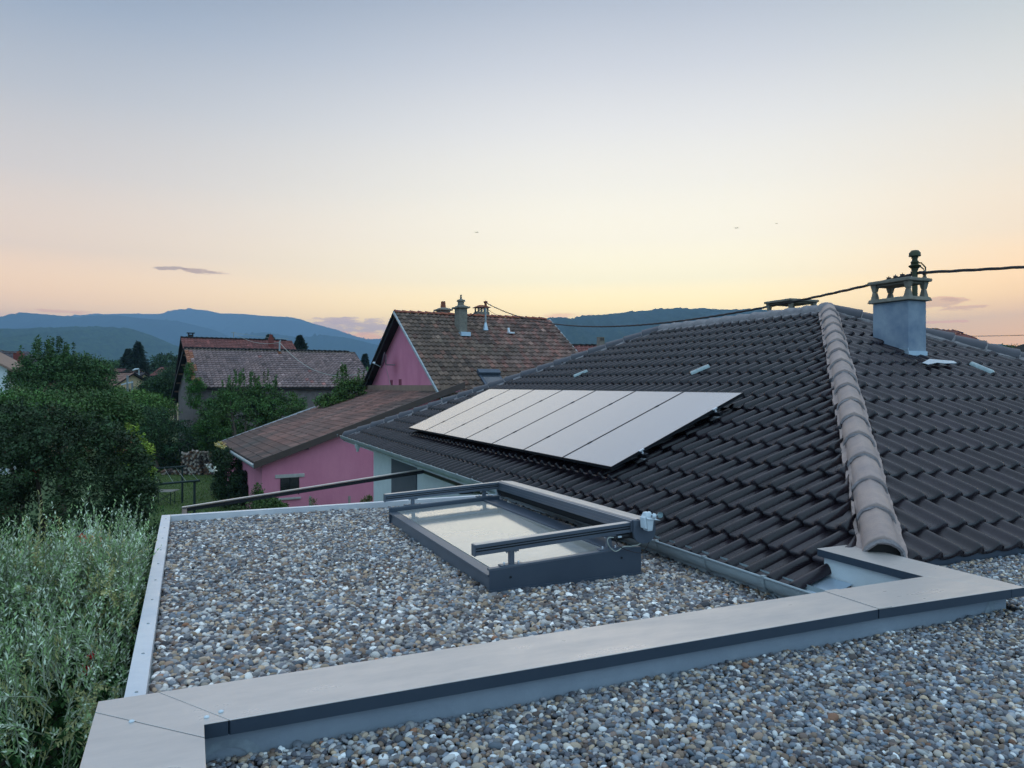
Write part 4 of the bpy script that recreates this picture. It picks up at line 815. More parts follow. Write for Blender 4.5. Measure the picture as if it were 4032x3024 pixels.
m = MB(); m.add(vs, [(i * K + k, i * K + (k + 1) % K, (i + 1) * K + (k + 1) % K, (i + 1) * K + k) for i in range(5) for k in range(K)]); ds = m.build('reflector', M['dishm'], sd, smooth=True); so_ = ds.modifiers.new('t', 'SOLIDIFY'); so_.thickness = .02
m = MB(); m.tube([np.array(T(a0 - .5, b0, z0 + .3)), dc - dn * .03], .035, 6); m.tube([dc - dv * .38 * (1 if dv[2] > 0 else -1) + dn * .12, dc + dn * .58 - dv * .25 * (1 if dv[2] > 0 else -1)], .018, 6); m.build('feed_arm', M['lampm'], sd)
m = MB(); q_ = dc + dn * .62 - dv * .24 * (1 if dv[2] > 0 else -1); m.tube([q_ - dn * .02, q_ - dn * .14], [.04, .07], 10); m.build('receiver', M['wht'], sd, smooth=50)
m = MB(T); m.tube([(a0 - .4, b0 + .4, z0), (a0 - .12, b0 + .5, z0 - .9), (a0 - .10, b0 + .2, z0 - 1.6), (a0 - .5, b0 - .1, z0 - 2.0)], .012, 5); tag(m.build('cable', M['wirem'], None, tuple(T(a0 - .4, b0 + .4, z0))), 'thin white cable dangling from the satellite dish down the pink gable', 'cable')

# ================================================================== barn and the red-roofed house behind it
def gable_house(name, label, lat, fwd, head, L, wf, wb, zr, zf, zb, wall, tile, zg=-GZ, ov=.4, pitch=.25, course=.33, tintf=None, back=0.0, ridge=None, rh=.045, cat='house', lift=.045, jit=.008):
    """ridge from (0,0) along a; near slope drops to b=-wf, far slope to b=+wb"""
    o, e1, e2, T = frame(lat, fwd, head); h = thing(name, tuple(T(L / 2, 0, zg)), label, cat)
    bf, bb = -(wf - .35), wb - back; sf, sb = (zr - zf) / wf, (zr - zb) / wb
    pf, pb = zr + bf * sf - .15, zr - bb * sb - .15
    m = MB(T); m.add([(ov, bf, zg), (ov, bf, pf), (ov, 0, zr - .15), (ov, bb, pb), (ov, bb, zg), (L - ov, bf, zg), (L - ov, bf, pf), (L - ov, 0, zr - .15), (L - ov, bb, pb), (L - ov, bb, zg)], [(0, 1, 2, 3, 4), (9, 8, 7, 6, 5), (0, 5, 6, 1), (4, 3, 8, 9)]); m.build('wall', wall, h)
    m = MB(T); slab(m, 0, L, -wf, zf - .02, 0, zr - .02, .12); slab(m, 0, L, wb, zb - .02, 0, zr - .02, .12); rf = m.build('roof', M['black'], h)
    tile_field('tile_field', tile, rf, T(0, -wf, zf), e1, e2 + np.array([0, 0, sf]), L, wf, pitch=pitch, course=course, hip=(False, False), prof=PRF, rh=rh, lift=lift, tintf=tintf, jit=jit)
    m = MB(T); slab(m, -.02, L + .02, wb + .05, zb + .05, 0, zr + .05, .06); m.build('far_slope', tile, rf)
    ridge_row(T, 0, L - .2, 0, zr + .02, ridge or tile, rf)
    return h, rf, T, e1, e2
def tb(u, v, r, j):
    k = random.uniform(.86, 1.12); c = np.array([1, 1, 1]) * k
    if u < .02 + .012 * math.sin(r) : c = np.array([1.25, .72, .40]) * k
    if v > .93: c = np.array([.62, .68, .58]) * k
    if random.random() < .03: c *= .6
    if random.random() < .012: c = c * np.array([1.25, .8, .75])
    if abs(u - .51) < .012 and v > .86: c = np.array([1.1, .55, .2])
    return c
barn, brf, TBn, be1, be2 = gable_house('barn', 'long stone barn with a faded pinkish tiled roof among trees', -24.5, 55, 60, 13.06, 5.7, 10, 2.70, -.19, -1.43, M['stone'], M['btile'], ov=.35, tintf=tb, back=2.6, ridge=M['btile'], cat='barn', pitch=.27, course=.32, rh=.06, lift=.075, jit=.012)
for k in range(6):
    b = .6 + k * 1.7; m = MB(TBn); m.box(.05, .35, b, b + .18, 2.70 - b * .413 - .28, 2.70 - b * .413 - .14); m.build('rafter', M['wood2'], brf)
m = MB(TBn); m.hexa([(-.06, .2, 2.4), (.03, .2, 2.4), (.03, 10, -1.66), (-.06, 10, -1.66)], [(-.06, .2, 2.66), (.03, .2, 2.66), (.03, 10, -1.40), (-.06, 10, -1.40)]); m.build('verge_board', M['black'], brf)
def tr(u, v, r, j): k = random.uniform(.85, 1.12); return np.array([1, 1, 1]) * k * (1 if r % 1 == 0 else 1)
redh, rrf, TR, re1, re2 = gable_house('red_roofed_house', 'house with a dark red tiled roof rising behind the stone barn', -29.7, 66, 60, 9.8, 5.5, 6.5, 4.2, 1.4, -.6, M['stone'], M['rtile'], ov=.4, tintf=tr, ridge=M['rtile'], back=1, pitch=.26, course=.32)
for (a, b, w, z0, z1, capd) in ((.9, .6, .42, 3.6, 4.55, 1), (7.6, -1.2, .42, 3.0, 4.40, 0)):
    m = MB(TR); m.box(a - w / 2, a + w / 2, b - w / 2, b + w / 2, z0, z1); c = m.build('chimney', M['brick'] if not capd else M['black'], redh)
    if capd: m = MB(TR); m.box(a - w * .75, a + w * .75, b - w * .75, b + w * .75, z1 + .12, z1 + .18); m.box(a - .21, a - .13, b - .16, b + .16, z1, z1 + .12); m.box(a + .13, a + .21, b - .16, b + .16, z1, z1 + .12); m.build('chimney_cap', M['black'], c)
    else: m = MB(TR); m.box(a - .12, a + .12, b - .12, b + .12, z1, z1 + .3); m.build('chimney_pot', M['brick'], c)
P_ = TR(4.5, 0, 4.1); m = MB(); m.tube([P_, P_ + [0, 0, .75]], .05, 6); m.bar(P_ + [0, 0, .75] - re1 * .2, P_ + [0, 0, .75] + re1 * .1, .05); tag(m.build('roof_mast', M['lampm'], None, tuple(P_)), 'short mast on the dark red roof ridge behind the barn', 'mast')
Q_ = TBn(6.9, -.35, 2.65); m = MB(); m.tube([Q_, Q_ + [0, 0, .75]], .07, 6); m.tube([Q_ + [0, 0, .75], Q_ + [.1, 0, .85]], .06, 6); tag(m.build('roof_mast', M['lampm'], None, tuple(Q_)), 'short mast with a white head on the barn ridge', 'mast')
m = MB(); m.tube(cab(P_ + [0, 0, .75], Q_ + [0, 0, .7], .45, 24), .014, 5); m.tube(cab(Q_ + [0, 0, .7], T(GA + 1, 12.3, 1.2), 1.5, 40), .015, 5); m.tube(cab(P_ + [0, 0, .75], P_ + re1 * 5 + [0, 0, .3], .1, 10), .013, 5)
tag(m.build('wire', M['wirem'], None, tuple(Q_)), 'pale wire hanging in curves across the barn roof', 'wire')
# ------------------------------------------------------------------ far houses
def plain(u, v, r, j): k = random.uniform(.85, 1.12); return np.array([k, k, k])
def gh(px, py, d, head, L, wf, wb, dzf, dzb, wall, tile, name, label, zg=-GZ):
    p = at(px, py, d); return gable_house(name, label, (px - 2016) / F * d, d, head, L, wf, wb, p[2], p[2] - dzf, p[2] - dzb, wall, tile, zg=zg, tintf=plain, pitch=.3, course=.4)
greyt = pm('dark_grey_clay_tile', (78, 70, 74), (66, 60, 64), 2, .85, tint=True)
mauve = pm('mauve_clay_tile', (104, 82, 86), (90, 72, 78), 2, .85, tint=True)
tant = pm('tan_clay_tile', (150, 112, 98), (132, 100, 90), 2, .85, tint=True)
# left-edge house: white gable wall and brown roof edge; a hipped dark roof with a brick chimney behind
o, a1_, a2_, TL = frame((28 - 2016) / F * 45, 45, 66)
h = thing('white_house', tuple(TL(-4, 4, -GZ)), 'white gabled house at the left edge behind the bushes', 'house')
m = MB(TL); m.add([(-8, 0, -GZ), (0, 0, -GZ), (0, 0, .98), (-4, 0, 3.4), (-8, 0, .98), (-8, 8, -GZ), (0, 8, -GZ), (0, 8, .98), (-4, 8, 3.4), (-8, 8, .98)], [(0, 1, 2, 3, 4), (9, 8, 7, 6, 5), (1, 6, 7, 2), (0, 4, 9, 5), (2, 7, 8, 3), (3, 8, 9, 4)]); m.build('wall', M['white'], h)
m = MB(TL); m.hexa([(-4, -.3, 3.42), (.8, -.3, .50), (.8, 8.3, .50), (-4, 8.3, 3.42)], [(-4, -.3, 3.56), (.8, -.3, .64), (.8, 8.3, .64), (-4, 8.3, 3.56)]); m.hexa([(-8.8, -.3, .50), (-4, -.3, 3.42), (-4, 8.3, 3.42), (-8.8, 8.3, .50)], [(-8.8, -.3, .64), (-4, -.3, 3.56), (-4, 8.3, 3.56), (-8.8, 8.3, .64)]); m.build('roof', M['wood2'], h)
o, a1_, a2_, TL = frame((92 - 2016) / F * 56 + 8, 56, 78); TL0 = TL; TL = lambda a, b, z: TL0(a - 3.6 - 4.0, b, z - .95)
h = thing('hipped_house', tuple(TL(0, 3, -GZ + .95)), 'cream house with a dark hipped roof and tall brick chimney at far left', 'house')
m = MB(TL); m.box(-8, 3.0, 0, 8, -GZ + .95, 1.1); m.build('wall', M['cream'], h)
m = MB(TL); m.add([(-8.5, -.5, 1.1), (3.6, -.5, 1.1), (3.6, 8.5, 1.1), (-8.5, 8.5, 1.1), (-4, 4, 3.6), (-1.4, 4, 3.6)], [(0, 1, 5, 4), (1, 2, 5), (2, 3, 4, 5), (3, 0, 4), (3, 2, 1, 0)]); rf_ = m.build('roof', greyt, h)
tile_field('tile_field', greyt, rf_, TL(-8.5, -.5, 1.13), a1_, a2_ + np.array([0, 0, 2.5 / 4.5]), 12.1, 4.4, pitch=.3, course=.4, prof=PRF, rh=.04, tintf=plain)
m = MB(TL); m.box(-8.5, 3.6, -.62, -.5, .95, 1.15); m.build('gutter', M['brick'], h)
cp = at(74, 1432, 55); m = MB(); m.box(cp[0] - .3, cp[0] + .3, cp[1] - .3, cp[1] + .3, cp[2] - 1.2, cp[2] + .78); c = m.build('chimney', M['brick'], h); m = MB(); m.lathe((cp[0], cp[1], cp[2] + .78), [(.15, 0), (.13, .15)], 8); m.build('chimney_pot', M['soot'], c)
gh(358, 1470, 82, 118, 7.5, 3.5, 4.2, 2.2, 2.2, M['cream'], tant, 'tan_roofed_house', 'small cream house with a tan tiled roof beyond the big tree', zg=-5.5)
gh(450, 1452, 125, 88, 5.0, 5, 5, 2.0, 2.0, M['cream'], M['rtile'], 'red_roofed_house', 'distant house with a wide dull red roof left of the spruces')
gh(512, 1468, 105, 88, 2.2, 3, 3, 1.0, 1.0, M['cream'], greyt, 'grey_roofed_house', 'distant house with a small dark grey roof before the red one')
gh(632, 1446, 118, 88, 6, 4, 4, 1.4, 1.4, M['cream'], M['rtile'], 'red_roofed_house', 'distant house with a bright red roof just left of the barn')
gh(1408, 1486, 75, 75, 9, 4, 4, 1.4, 1.4, M['cream'], greyt, 'grey_roofed_house', 'low dark roofed house between the barn and the pink gable')
gh(1425, 1455, 130, 80, 12, 4, 4, 1.2, 1.2, M['cream'], greyt, 'brown_roofed_house', 'far brown roofed house seen past the pink gable edge')
hh, _, Tm, _, _ = gh(2235, 1362, 52, 88, 9, 5, 5, 2.2, 2.2, M['cream'], M['rtile'], 'red_roofed_house', 'house with an orange red roof just beyond the pink house and hip')
cp = at(2365, 1352, 51); m = MB(); m.box(cp[0] - .2, cp[0] + .2, cp[1] - .2, cp[1] + .2, cp[2] - 1.8, cp[2] + .12); c = m.build('chimney', M['conc'], hh); m = MB(); m.box(cp[0] - .22, cp[0] + .22, cp[1] - .22, cp[1] + .22, cp[2] + .12, cp[2] + .16)
for dx in (-.17, 0, .17): m.box(cp[0] + dx - .025, cp[0] + dx + .025, cp[1] - .2, cp[1] + .2, cp[2] + .16, cp[2] + .38)
m.box(cp[0] - .2, cp[0] + .2, cp[1] - .2, cp[1] + .2, cp[2] + .38, cp[2] + .43); m.build('chimney_cap', M['conc'], c)
# roofs on the right beyond our own roof
p = at(3692, 1292, 30); hr = thing('red_hipped_house', (p[0], p[1], -GZ), 'house with an old red hipped roof peeping over the right hip', 'house')
def tri_roof(apexes, zeave, ext_, tile, par, T):
    pass
o, r1, r2, TT_ = frame((3692 - 2016) / F * 30, 30, 75)
m = MB(TT_); m.add([(-6, -5, -1.2), (5.5, -5, -1.2), (5.5, 5, -1.2), (-6, 5, -1.2), (-1.8, 0, p[2] - .04), (0, 0, p[2])], [(0, 1, 5, 4), (1, 2, 5), (2, 3, 4, 5), (3, 0, 4), (3, 2, 1, 0)]); rr = m.build('roof', M['rtile'], hr)
tile_field('tile_field', M['rtile'], rr, TT_(-6, -5, -1.17), r1, r2 + np.array([0, 0, (p[2] + 1.17) / 5]), 11.5, 4.9, pitch=.25, course=.33, prof=PRF, rh=.04, tintf=tg)
m = MB(TT_); m.box(-5.4, 4.9, -4.4, 4.4, -GZ, -1.2); m.build('wall', M['cream'], hr)
p = at(4085, 1335, 40); o, r1, r2, TT_ = frame((4085 - 2016) / F * 40, 40, 80); hr = thing('brown_hipped_house', tuple(TT_(0, 0, -GZ)), 'house with a brown tiled hip roof at the right edge of the view', 'house')
m = MB(TT_); m.add([(-5, -5, -.4), (6, -5, -.4), (6, 5, -.4), (-5, 5, -.4), (0, 0, p[2]), (2, 0, p[2])], [(0, 1, 5, 4), (1, 2, 5), (2, 3, 4, 5), (3, 0, 4), (3, 2, 1, 0)]); rr = m.build('roof', M['otile'], hr)
tile_field('tile_field', M['otile'], rr, TT_(-5, -5, -.37), r1, r2 + np.array([0, 0, (p[2] + .37) / 5]), 11, 4.9, pitch=.25, course=.33, prof=PRF, rh=.04, tintf=plain)
ridge_m = MB(TT_); ridge_m.tube([(-5, -5, -.35), (0, 0, p[2] + .05)], .13, 8); ridge_m.build('hip_tiles', rdt, rr)
m = MB(TT_); m.box(-4.4, 5.4, -4.4, 4.4, -GZ, -.4); m.build('wall', M['cream'], hr)
m = MB(); m.tube(cab(at(3700, 1322, 60), at(4300, 1306, 45), .12, 30), .022, 5); tag(m.build('wire', M['cable'], None, tuple(at(3700, 1322, 60))), 'thin black wire crossing the orange sky at far right', 'wire')
m = MB(); m.tube(cab(at(-40, 1366, 48), at(145, 1397, 62), .15, 20), .024, 5); m.tube(cab(at(145, 1397, 62), at(560, 1455, 88), .5, 24), .024, 5); tag(m.build('wire', M['cable'], None, tuple(at(0, 1370, 48))), 'thin black wire passing the brick chimney into the big tree', 'wire')
# street furniture far off
def lamp(px, pt, pb, d, label, head=True):
    p = at(px, pb, d); z1 = at(px, pt, d)[2]; t = thing('street_lamp', (p[0], p[1], -GZ), label, 'street lamp'); m = MB(); m.tube([(p[0], p[1], -GZ), (p[0], p[1], z1)], .09, 6); m.build('pole', M['lampm'], t)
    if head: m = MB(); q = np.array([p[0], p[1], z1]); m.tube([q, q - RT * .5 + [0, 0, -.1], q - RT * .8 + [0, 0, -.22]], [.07, .14, .08], 8); m.build('lamp_head', M['wht'], t, smooth=50)
lamp(547, 1452, 1470, 92, 'street lamp with a white head before the distant red roof')
lamp(403, 1463, 1510, 70, 'grey street pole in front of the tan roof', False)
lamp(502, 1478, 1545, 60, 'tall thin street pole with white fittings above the bushes', False)
lamp(521, 1499, 1540, 64, 'short grey street pole right of the tall thin one', False)
p = at(500, 1514, 60); m = MB(); m.bar(p - RT * .45, p + RT * .45 + [0, 0, .2], .12, .10); tag(m.build('junction_fitting', M['wht'], None, tuple(p)), 'white cable fitting on the tall thin street pole', 'fitting')
# ------------------------------------------------------------------ garden things
m = MB()
def hb(px, py, z): return onz(px, py, z)
f1 = gnd(718, 34.2); f2 = gnd(766, 28.9)
zt1 = (HY - 1838) / F * 34.2; zt2 = (HY - 1896) / F * 28.9
dl_ = None
dry = thing('clothes_line', tuple(f1), 'dark green clothes line frame with two crossbars on the lawn', 'clothes line')
for f_, z_, pa, pb_ in ((f1, zt1, (592, 1846), (731, 1836)), (f2, zt2, (605, 1909), (786, 1892))):
    d = f_ @ FW; m = MB(); m.tube([f_, [f_[0], f_[1], z_]], .045, 8); m.build('post', M['green'], dry, smooth=50)
    a, b = at(pa[0] - 20, pa[1] + 1, d + .4), at(pb_[0], pb_[1], d - .1); m = MB(); m.tube([a, b], .045, 8); m.build('crossbar', M['green'], dry, smooth=50)
for (a, b), (c, d2) in (((600, 1846), (627, 1905)), ((646, 1842), (683, 1899)), ((691, 1839), (732, 1894)), ((731, 1837), (782, 1892))):
    m = MB(); m.tube([at(a, b, 34.3), at(c, d2, 29.0)], .0055, 4); m.build('line', M['wirem'], dry)
tb_ = gnd(650, 33.7); tab = thing('folding_table', tuple(tb_), 'narrow folding table with crossed legs on the lawn', 'table')
a, b = at(560, 1933, 34.1), at(692, 1932, 33.4)
m = MB()
for s_ in (-.25, 0, .25): m.bar(a + FW * s_, b + FW * s_, .2, .03)
m.build('table_top', M['slat'], tab)
for px in (614, 680):
    for s_ in (-.22, .22): m = MB(); q = at(px, 1932, 33.7) + FW * s_; m.tube([q, [q[0], q[1], -GZ]], .02, 6); m.build('leg', M['green'], tab)
for s_ in (-.22, .22):
    p1, p2 = at(614, 1940, 33.7) + FW * s_, at(680, 1940, 33.7) + FW * s_; m = MB(); m.tube([p1, [p2[0], p2[1], -GZ + .1]], .012, 5); m.tube([p2, [p1[0], p1[1], -GZ + .1]], .012, 5); m.build('brace', M['green'], tab)
# firewood
lm = bpy.data.meshes.new('firewood_log')
def logmesh(k):
    m = MB(); L_, r_ = .5, .075; n_ = 7; rr = [r_ * random.uniform(.75, 1.2) for _ in range(n_)]; vs = []
    for x in (-L_ / 2, L_ / 2):
        for i in range(n_): a = 2 * math.pi * i / n_; vs.append((math.cos(a) * rr[i], x, math.sin(a) * rr[i]))
    m.add(vs, [tuple(range(n_)), tuple(range(2 * n_ - 1, n_ - 1, -1))] + [(i, (i + 1) % n_, n_ + (i + 1) % n_, n_ + i) for i in range(n_)]); return m
protos = []
wp0 = at(722, 1868, 45); n_log = 0
wc = [pm('log_pale', (186, 172, 160), (150, 136, 124), 6, .9), pm('log_brown', (128, 96, 74), (96, 72, 58), 6, .9), pm('log_dark', (86, 74, 68), (66, 56, 52), 6, .9)]
for r_ in range(13):
    for c_ in range(16):
        x = c_ * .155 + (r_ % 2) * .07; top = 12 if c_ > 2 else 11
        if r_ >= top or (r_ == 12 and random.random() < .5): continue
        if len(protos) < 6: o = logmesh(r_).build('firewood_log', wc[len(protos) % 3], None, (0, 0, 0)); protos.append(o)
        else: src = random.choice(protos[:3] if r_ < 10 else [protos[0], protos[3]] + protos[:2]); o = src.copy(); COL.objects.link(o)
        p = wp0 + RT * x + np.array([0, 0, r_ * .118]); d0_ = -GZ + .08; o.location = (p[0], p[1], d0_ + r_ * .118)
        o.rotation_euler = (random.uniform(-.1, .1) if r_ < 10 else random.uniform(-.7, .7), random.uniform(0, 6), -YAW + random.uniform(-.15, .15) + (1.57 if (c_ % 9 == 8 and r_ < 10) else 0))
        tag(o, 'split log in the firewood stack by the hedge', 'log', 'logs in the firewood stack')
for k in range(22):
    src = random.choice(protos); o = src.copy(); COL.objects.link(o); p = wp0 + RT * (-1.25 + .14 * (k % 9)) ; o.location = (p[0], p[1], -GZ + .08 + .11 * (k // 9) * (1 if k % 9 > 2 else .6)); o.rotation_euler = (random.uniform(-.3, .3), random.uniform(0, 6), random.uniform(-.6, .6)); tag(o, 'loose log heaped at the left foot of the firewood stack', 'log', 'loose logs beside the firewood stack')
# ================================================================== ground and hills
m = MB(); m.box(-5900, 8400, -280, 10100, -GZ - 1, -GZ); g = m.build('ground', M['field']); struct(g)
lw = [gnd(420, 22), gnd(1050, 22), gnd(960, 47), gnd(520, 48)]
m = MB(); m.add([(p[0], p[1], -GZ + .006) for p in lw], [(0, 1, 2, 3)]); struct(m.build('lawn', M['grass']))
# ------------------------------------------------------------------ foliage
def leafmesh(C, Dr, Nn, L_, W_, fold=.25):
    """leaf quads: centre, direction, normal"""
    Dr = Dr / (np.linalg.norm(Dr, axis=1, keepdims=True) + 1e-9); S_ = np.cross(Dr, Nn); S_ /= np.linalg.norm(S_, axis=1, keepdims=True) + 1e-9; U_ = np.cross(S_, Dr)
    L_ = np.broadcast_to(L_, (len(C),))[:, None]; W_ = np.broadcast_to(W_, (len(C),))[:, None]
    a = C; b = C + Dr * L_ * .45 + S_ * W_ * .5 + U_ * W_ * fold; c = C + Dr * L_; d = C + Dr * L_ * .45 - S_ * W_ * .5 + U_ * W_ * fold
    V = np.stack([a, b, c, d], 1).reshape(-1, 3); Fq = np.arange(len(C) * 4).reshape(-1, 4); return V, Fq
def rsph(n):
    v = rng.normal(size=(n, 3)); return v / np.linalg.norm(v, axis=1, keepdims=True)
def crown(ells, ncl, nlf, leaf, cr, col, var=.25, droop=0, shell=.62, spikes=0, dead=0, wid=.55):
    """ells: (centre, radii); ncl clumps spread over the ellipsoids, nlf leaves each"""
    vol = np.array([e[1][0] * e[1][1] + e[1][2] * e[1][0] for e in ells]); pr = vol / vol.sum(); VV = []; TT = []; cents = []
    which = rng.choice(len(ells), ncl, p=pr); cen = np.array([ells[w][0] for w in which]); rad = np.array([ells[w][1] for w in which]); d = rsph(ncl)
    r_ = rng.uniform(shell, 1.02, ncl)[:, None]; cc = cen + d * rad * r_; crr = cr * rng.uniform(.6, 1.35, ncl)
    n = ncl * nlf; ci = np.repeat(np.arange(ncl), nlf); off = rsph(n) * (rng.uniform(0, 1, n) ** .45)[:, None] * crr[ci][:, None] * np.array([1, 1, .75]); P = cc[ci] + off
    if spikes:
        k = np.argsort(-(cc[:, 2] + rng.normal(0, .3, ncl)))[:spikes]; sel = np.isin(ci, k); t = rng.uniform(0, 1, sel.sum()); P[sel] = cc[ci[sel]] + np.stack([rng.normal(0, .10, sel.sum()) * cr * (1.3 - t), rng.normal(0, .10, sel.sum()) * cr * (1.3 - t), t * cr * 2.3], 1)
    dr = d[ci] * .6 + rsph(n) * .9 + np.array([0, 0, -droop]); nm = rsph(n) + np.array([0, 0, .9]) + d[ci] * .5
    V, Fq = leafmesh(P, dr, nm, leaf * rng.uniform(.7, 1.3, n), leaf * wid * rng.uniform(.7, 1.2, n))
    base = np.array(lin(col)); tc_ = base * rng.uniform(1 - var, 1 + var, (ncl, 1)) * (1 + rng.normal(0, .06, (ncl, 3))); T_ = tc_[ci] * rng.uniform(.75, 1.25, (n, 1))
    if dead: dm = rng.random(ncl) < dead; T_[dm[ci]] = np.array(lin((122, 78, 52))) * rng.uniform(.7, 1.1, (dm[ci].sum(), 1))
    return V, Fq, np.repeat(T_, 4, 0), cc
def tree(name, label, base, ells, ncl, nlf, leaf, cr, col, trunk=.18, cat='tree', group=None, limbs=9, **k):
    base = np.array(base); t = thing(name, tuple(base), label, cat, group)
    V, Fq, T_, cc = crown(ells, ncl, nlf, leaf, cr, col, **k); npmesh('crown', V, Fq, M['leaf'], t, tint=T_)
    if trunk:
        m = MB(); c0 = np.mean([e[0] for e in ells], 0); lowz = min(e[0][2] - e[1][2] * .3 for e in ells); fork = np.array([base[0] * .5 + c0[0] * .5, base[1] * .5 + c0[1] * .5, max(base[2] + .4, (base[2] + lowz) / 2)])
        m.tube([base, (base + fork) / 2 + [.05, .04, 0], fork], [trunk, trunk * .8, trunk * .65], 8)
        for i in rng.choice(len(cc), min(limbs, len(cc)), replace=False):
            q = cc[i]; mid = fork * .5 + q * .5 + rng.normal(0, .12, 3) * np.linalg.norm(q - fork) * .3; m.tube([fork, mid, q], [trunk * .5, trunk * .28, trunk * .08], 6)
        m.build('trunk', M['bark'], t, smooth=60)
    return t
def E(px, py, d, hw, hh, dep=None): p = at(px, py, d); k = d / F; return (p, np.array([hw * k, (dep or hw) * k, hh * k]))
GR = lambda *a: a
# dark evergreen mass at the left
D = 15
tree('yew_bush', 'huge dark evergreen bush filling the left side behind the olive tree', gnd(200, D), [E(190, 1930, D, 370, 330), E(425, 1910, D - .3, 165, 235), (E(-60, 1800, D + 1, 220, 240)), E(520, 2030, D - .6, 95, 190), E(120, 1720, D + .5, 200, 130), E(380, 2250, D, 220, 260), E(60, 2300, D, 300, 260)], 1900, 50, .075, .20, (50, 70, 42), trunk=.2, cat='bush', var=.42, dead=.022, shell=.80, droop=.3)
tree('garden_bush', 'mid green bush between the dark evergreen and the big tree at far left', gnd(60, 24), [E(60, 1640, 24, 150, 95), E(190, 1655, 23, 140, 75)], 420, 40, .11, .32, (78, 108, 56), trunk=.1, cat='bush', var=.4)
tree('garden_bush', 'pale green bush in front of the big leafy tree', gnd(230, 26), [E(130, 1590, 27, 110, 50), E(320, 1600, 26, 150, 60), E(420, 1640, 25, 130, 80)], 420, 40, .11, .32, (72, 98, 52), trunk=.1, cat='bush', var=.35)
tree('leafy_tree', 'big leafy tree left of centre, tallest of the garden', gnd(240, 38), [E(250, 1520, 38, 190, 120), E(180, 1440, 38, 90, 70), E(270, 1440, 38, 100, 55), E(330, 1490, 37.5, 80, 80)], 620, 46, .13, .34, (66, 94, 52), trunk=.22, var=.38, spikes=30)
tree('leafy_tree', 'leafy tree hiding the foot of the barn roof, with upright shoots', gnd(930, 38), [E(950, 1650, 44, 150, 115), E(950, 1560, 44, 75, 60), E(1060, 1580, 44, 60, 80), E(1110, 1620, 44, 100, 70), E(840, 1700, 44, 80, 85), E(860, 1590, 44, 38, 45)], 820, 46, .13, .30, (78, 108, 56), trunk=.2, var=.34, spikes=34)
tree('ivy', 'ivy climbing the corner of the stone barn wall', gnd(775, 49), [E(748, 1470, 51.5, 12, 40, 10), E(772, 1520, 50, 24, 30, 12), E(765, 1560, 50, 22, 50, 12)], 90, 40, .12, .3, (70, 110, 48), trunk=0, cat='climber', var=.3)
tree('hedge', 'overgrown dark hedge behind the woodpile', gnd(700, 49), [E(560, 1745, 48, 130, 105), E(700, 1765, 49, 130, 105), E(850, 1760, 49, 130, 90), E(480, 1700, 44, 110, 90)], 1000, 40, .13, .35, (52, 78, 48), trunk=.1, cat='hedge', var=.4, shell=.7)
tree('garden_bush', 'dark rounded bush left of the lawn behind the yew', gnd(520, 34), [E(470, 1690, 34, 130, 100), E(560, 1670, 38, 110, 70)], 480, 40, .11, .3, (58, 84, 52), trunk=.1, cat='bush', var=.4)
tree('leafy_tree', 'leafy green tree just left of the barn gable', gnd(620, 46), [E(585, 1615, 50, 95, 55), E(540, 1585, 52, 70, 45)], 340, 40, .16, .45, (92, 122, 60), trunk=.18, var=.3)
tree('leafy_tree', 'dark round tree left of the barn with its top at the far roofs', gnd(620, 66), [E(625, 1535, 66, 60, 40), E(575, 1560, 68, 45, 30)], 260, 40, .22, .6, (58, 82, 50), trunk=.2, var=.3)
tree('leafy_tree', 'light green tree below the tan roof', gnd(420, 54), [E(410, 1570, 54, 90, 45), E(340, 1545, 56, 50, 30)], 240, 40, .18, .5, (92, 124, 62), trunk=.18, var=.3)
tree('golden_shrub', 'bright yellow green shrub at the edge of the lawn', gnd(540, 20.5), [E(528, 1780, 20.5, 50, 55), E(560, 1830, 20.5, 30, 70), E(500, 1750, 20.8, 24, 30)], 170, 44, .085, .17, (132, 152, 62), trunk=.05, cat='shrub', var=.3, spikes=8)
tree('climbing_rose', 'dark climbing rose against the corner of the pink lean-to', gnd(905, 33), [E(905, 1890, 33, 66, 95), E(950, 1935, 32, 48, 55), E(870, 1800, 33.5, 28, 40)], 380, 42, .10, .22, (48, 68, 40), trunk=.06, cat='climber', var=.35)
tree('climbing_rose', 'thin dark creeper clinging to the pink wall beside the rose', gnd(960, 31.5), [E(960, 1890, 31.6, 7, 35, 6), E(968, 1940, 31.4, 14, 30, 8)], 50, 34, .09, .16, (44, 58, 40), trunk=0, cat='climber', var=.3)
for i, (x, y) in enumerate(((862, 1750), (874, 1756), (822, 1835), (838, 1846))):
    q = at(x, y, 32.2); V, Fq, T_, _ = crown([(q, np.array([.1, .1, .08]))], 5, 12, .09, .08, (232, 214, 130) if i < 2 else (238, 236, 232), var=.1); tag(npmesh('rose_bloom', V, Fq, M['petal'], None, tuple(q), tint=T_), ['yellow rose bloom at the top, left one', 'yellow rose bloom at the top, right one', 'white rose bloom halfway up the climber', 'small white rose bloom lower right on the climber'][i], 'rose', 'blooms on the climbing rose')
tree('garden_shrub', 'low leafy shrub at the foot of the pink wall under the window', gnd(1060, 27), [E(1060, 1995, 27, 60, 28), E(1010, 1970, 27.5, 26, 30), E(1020, 1930, 27.5, 14, 20)], 170, 36, .09, .16, (78, 100, 52), trunk=.04, cat='shrub', var=.35)
tree('garden_shrub', 'low shrub behind the dark awning rail near the gutter corner', gnd(930, 24), [E(950, 2030, 24, 100, 25)], 120, 36, .08, .16, (70, 88, 48), trunk=.03, cat='shrub', var=.35)
tree('weed', 'small weedy plant in front of the pink wall by the white house', gnd(1445, 27), [E(1445, 1970, 27, 18, 16), E(1232, 1985, 27, 8, 24)], 30, 24, .07, .1, (110, 110, 70), trunk=0, cat='plant', var=.3)
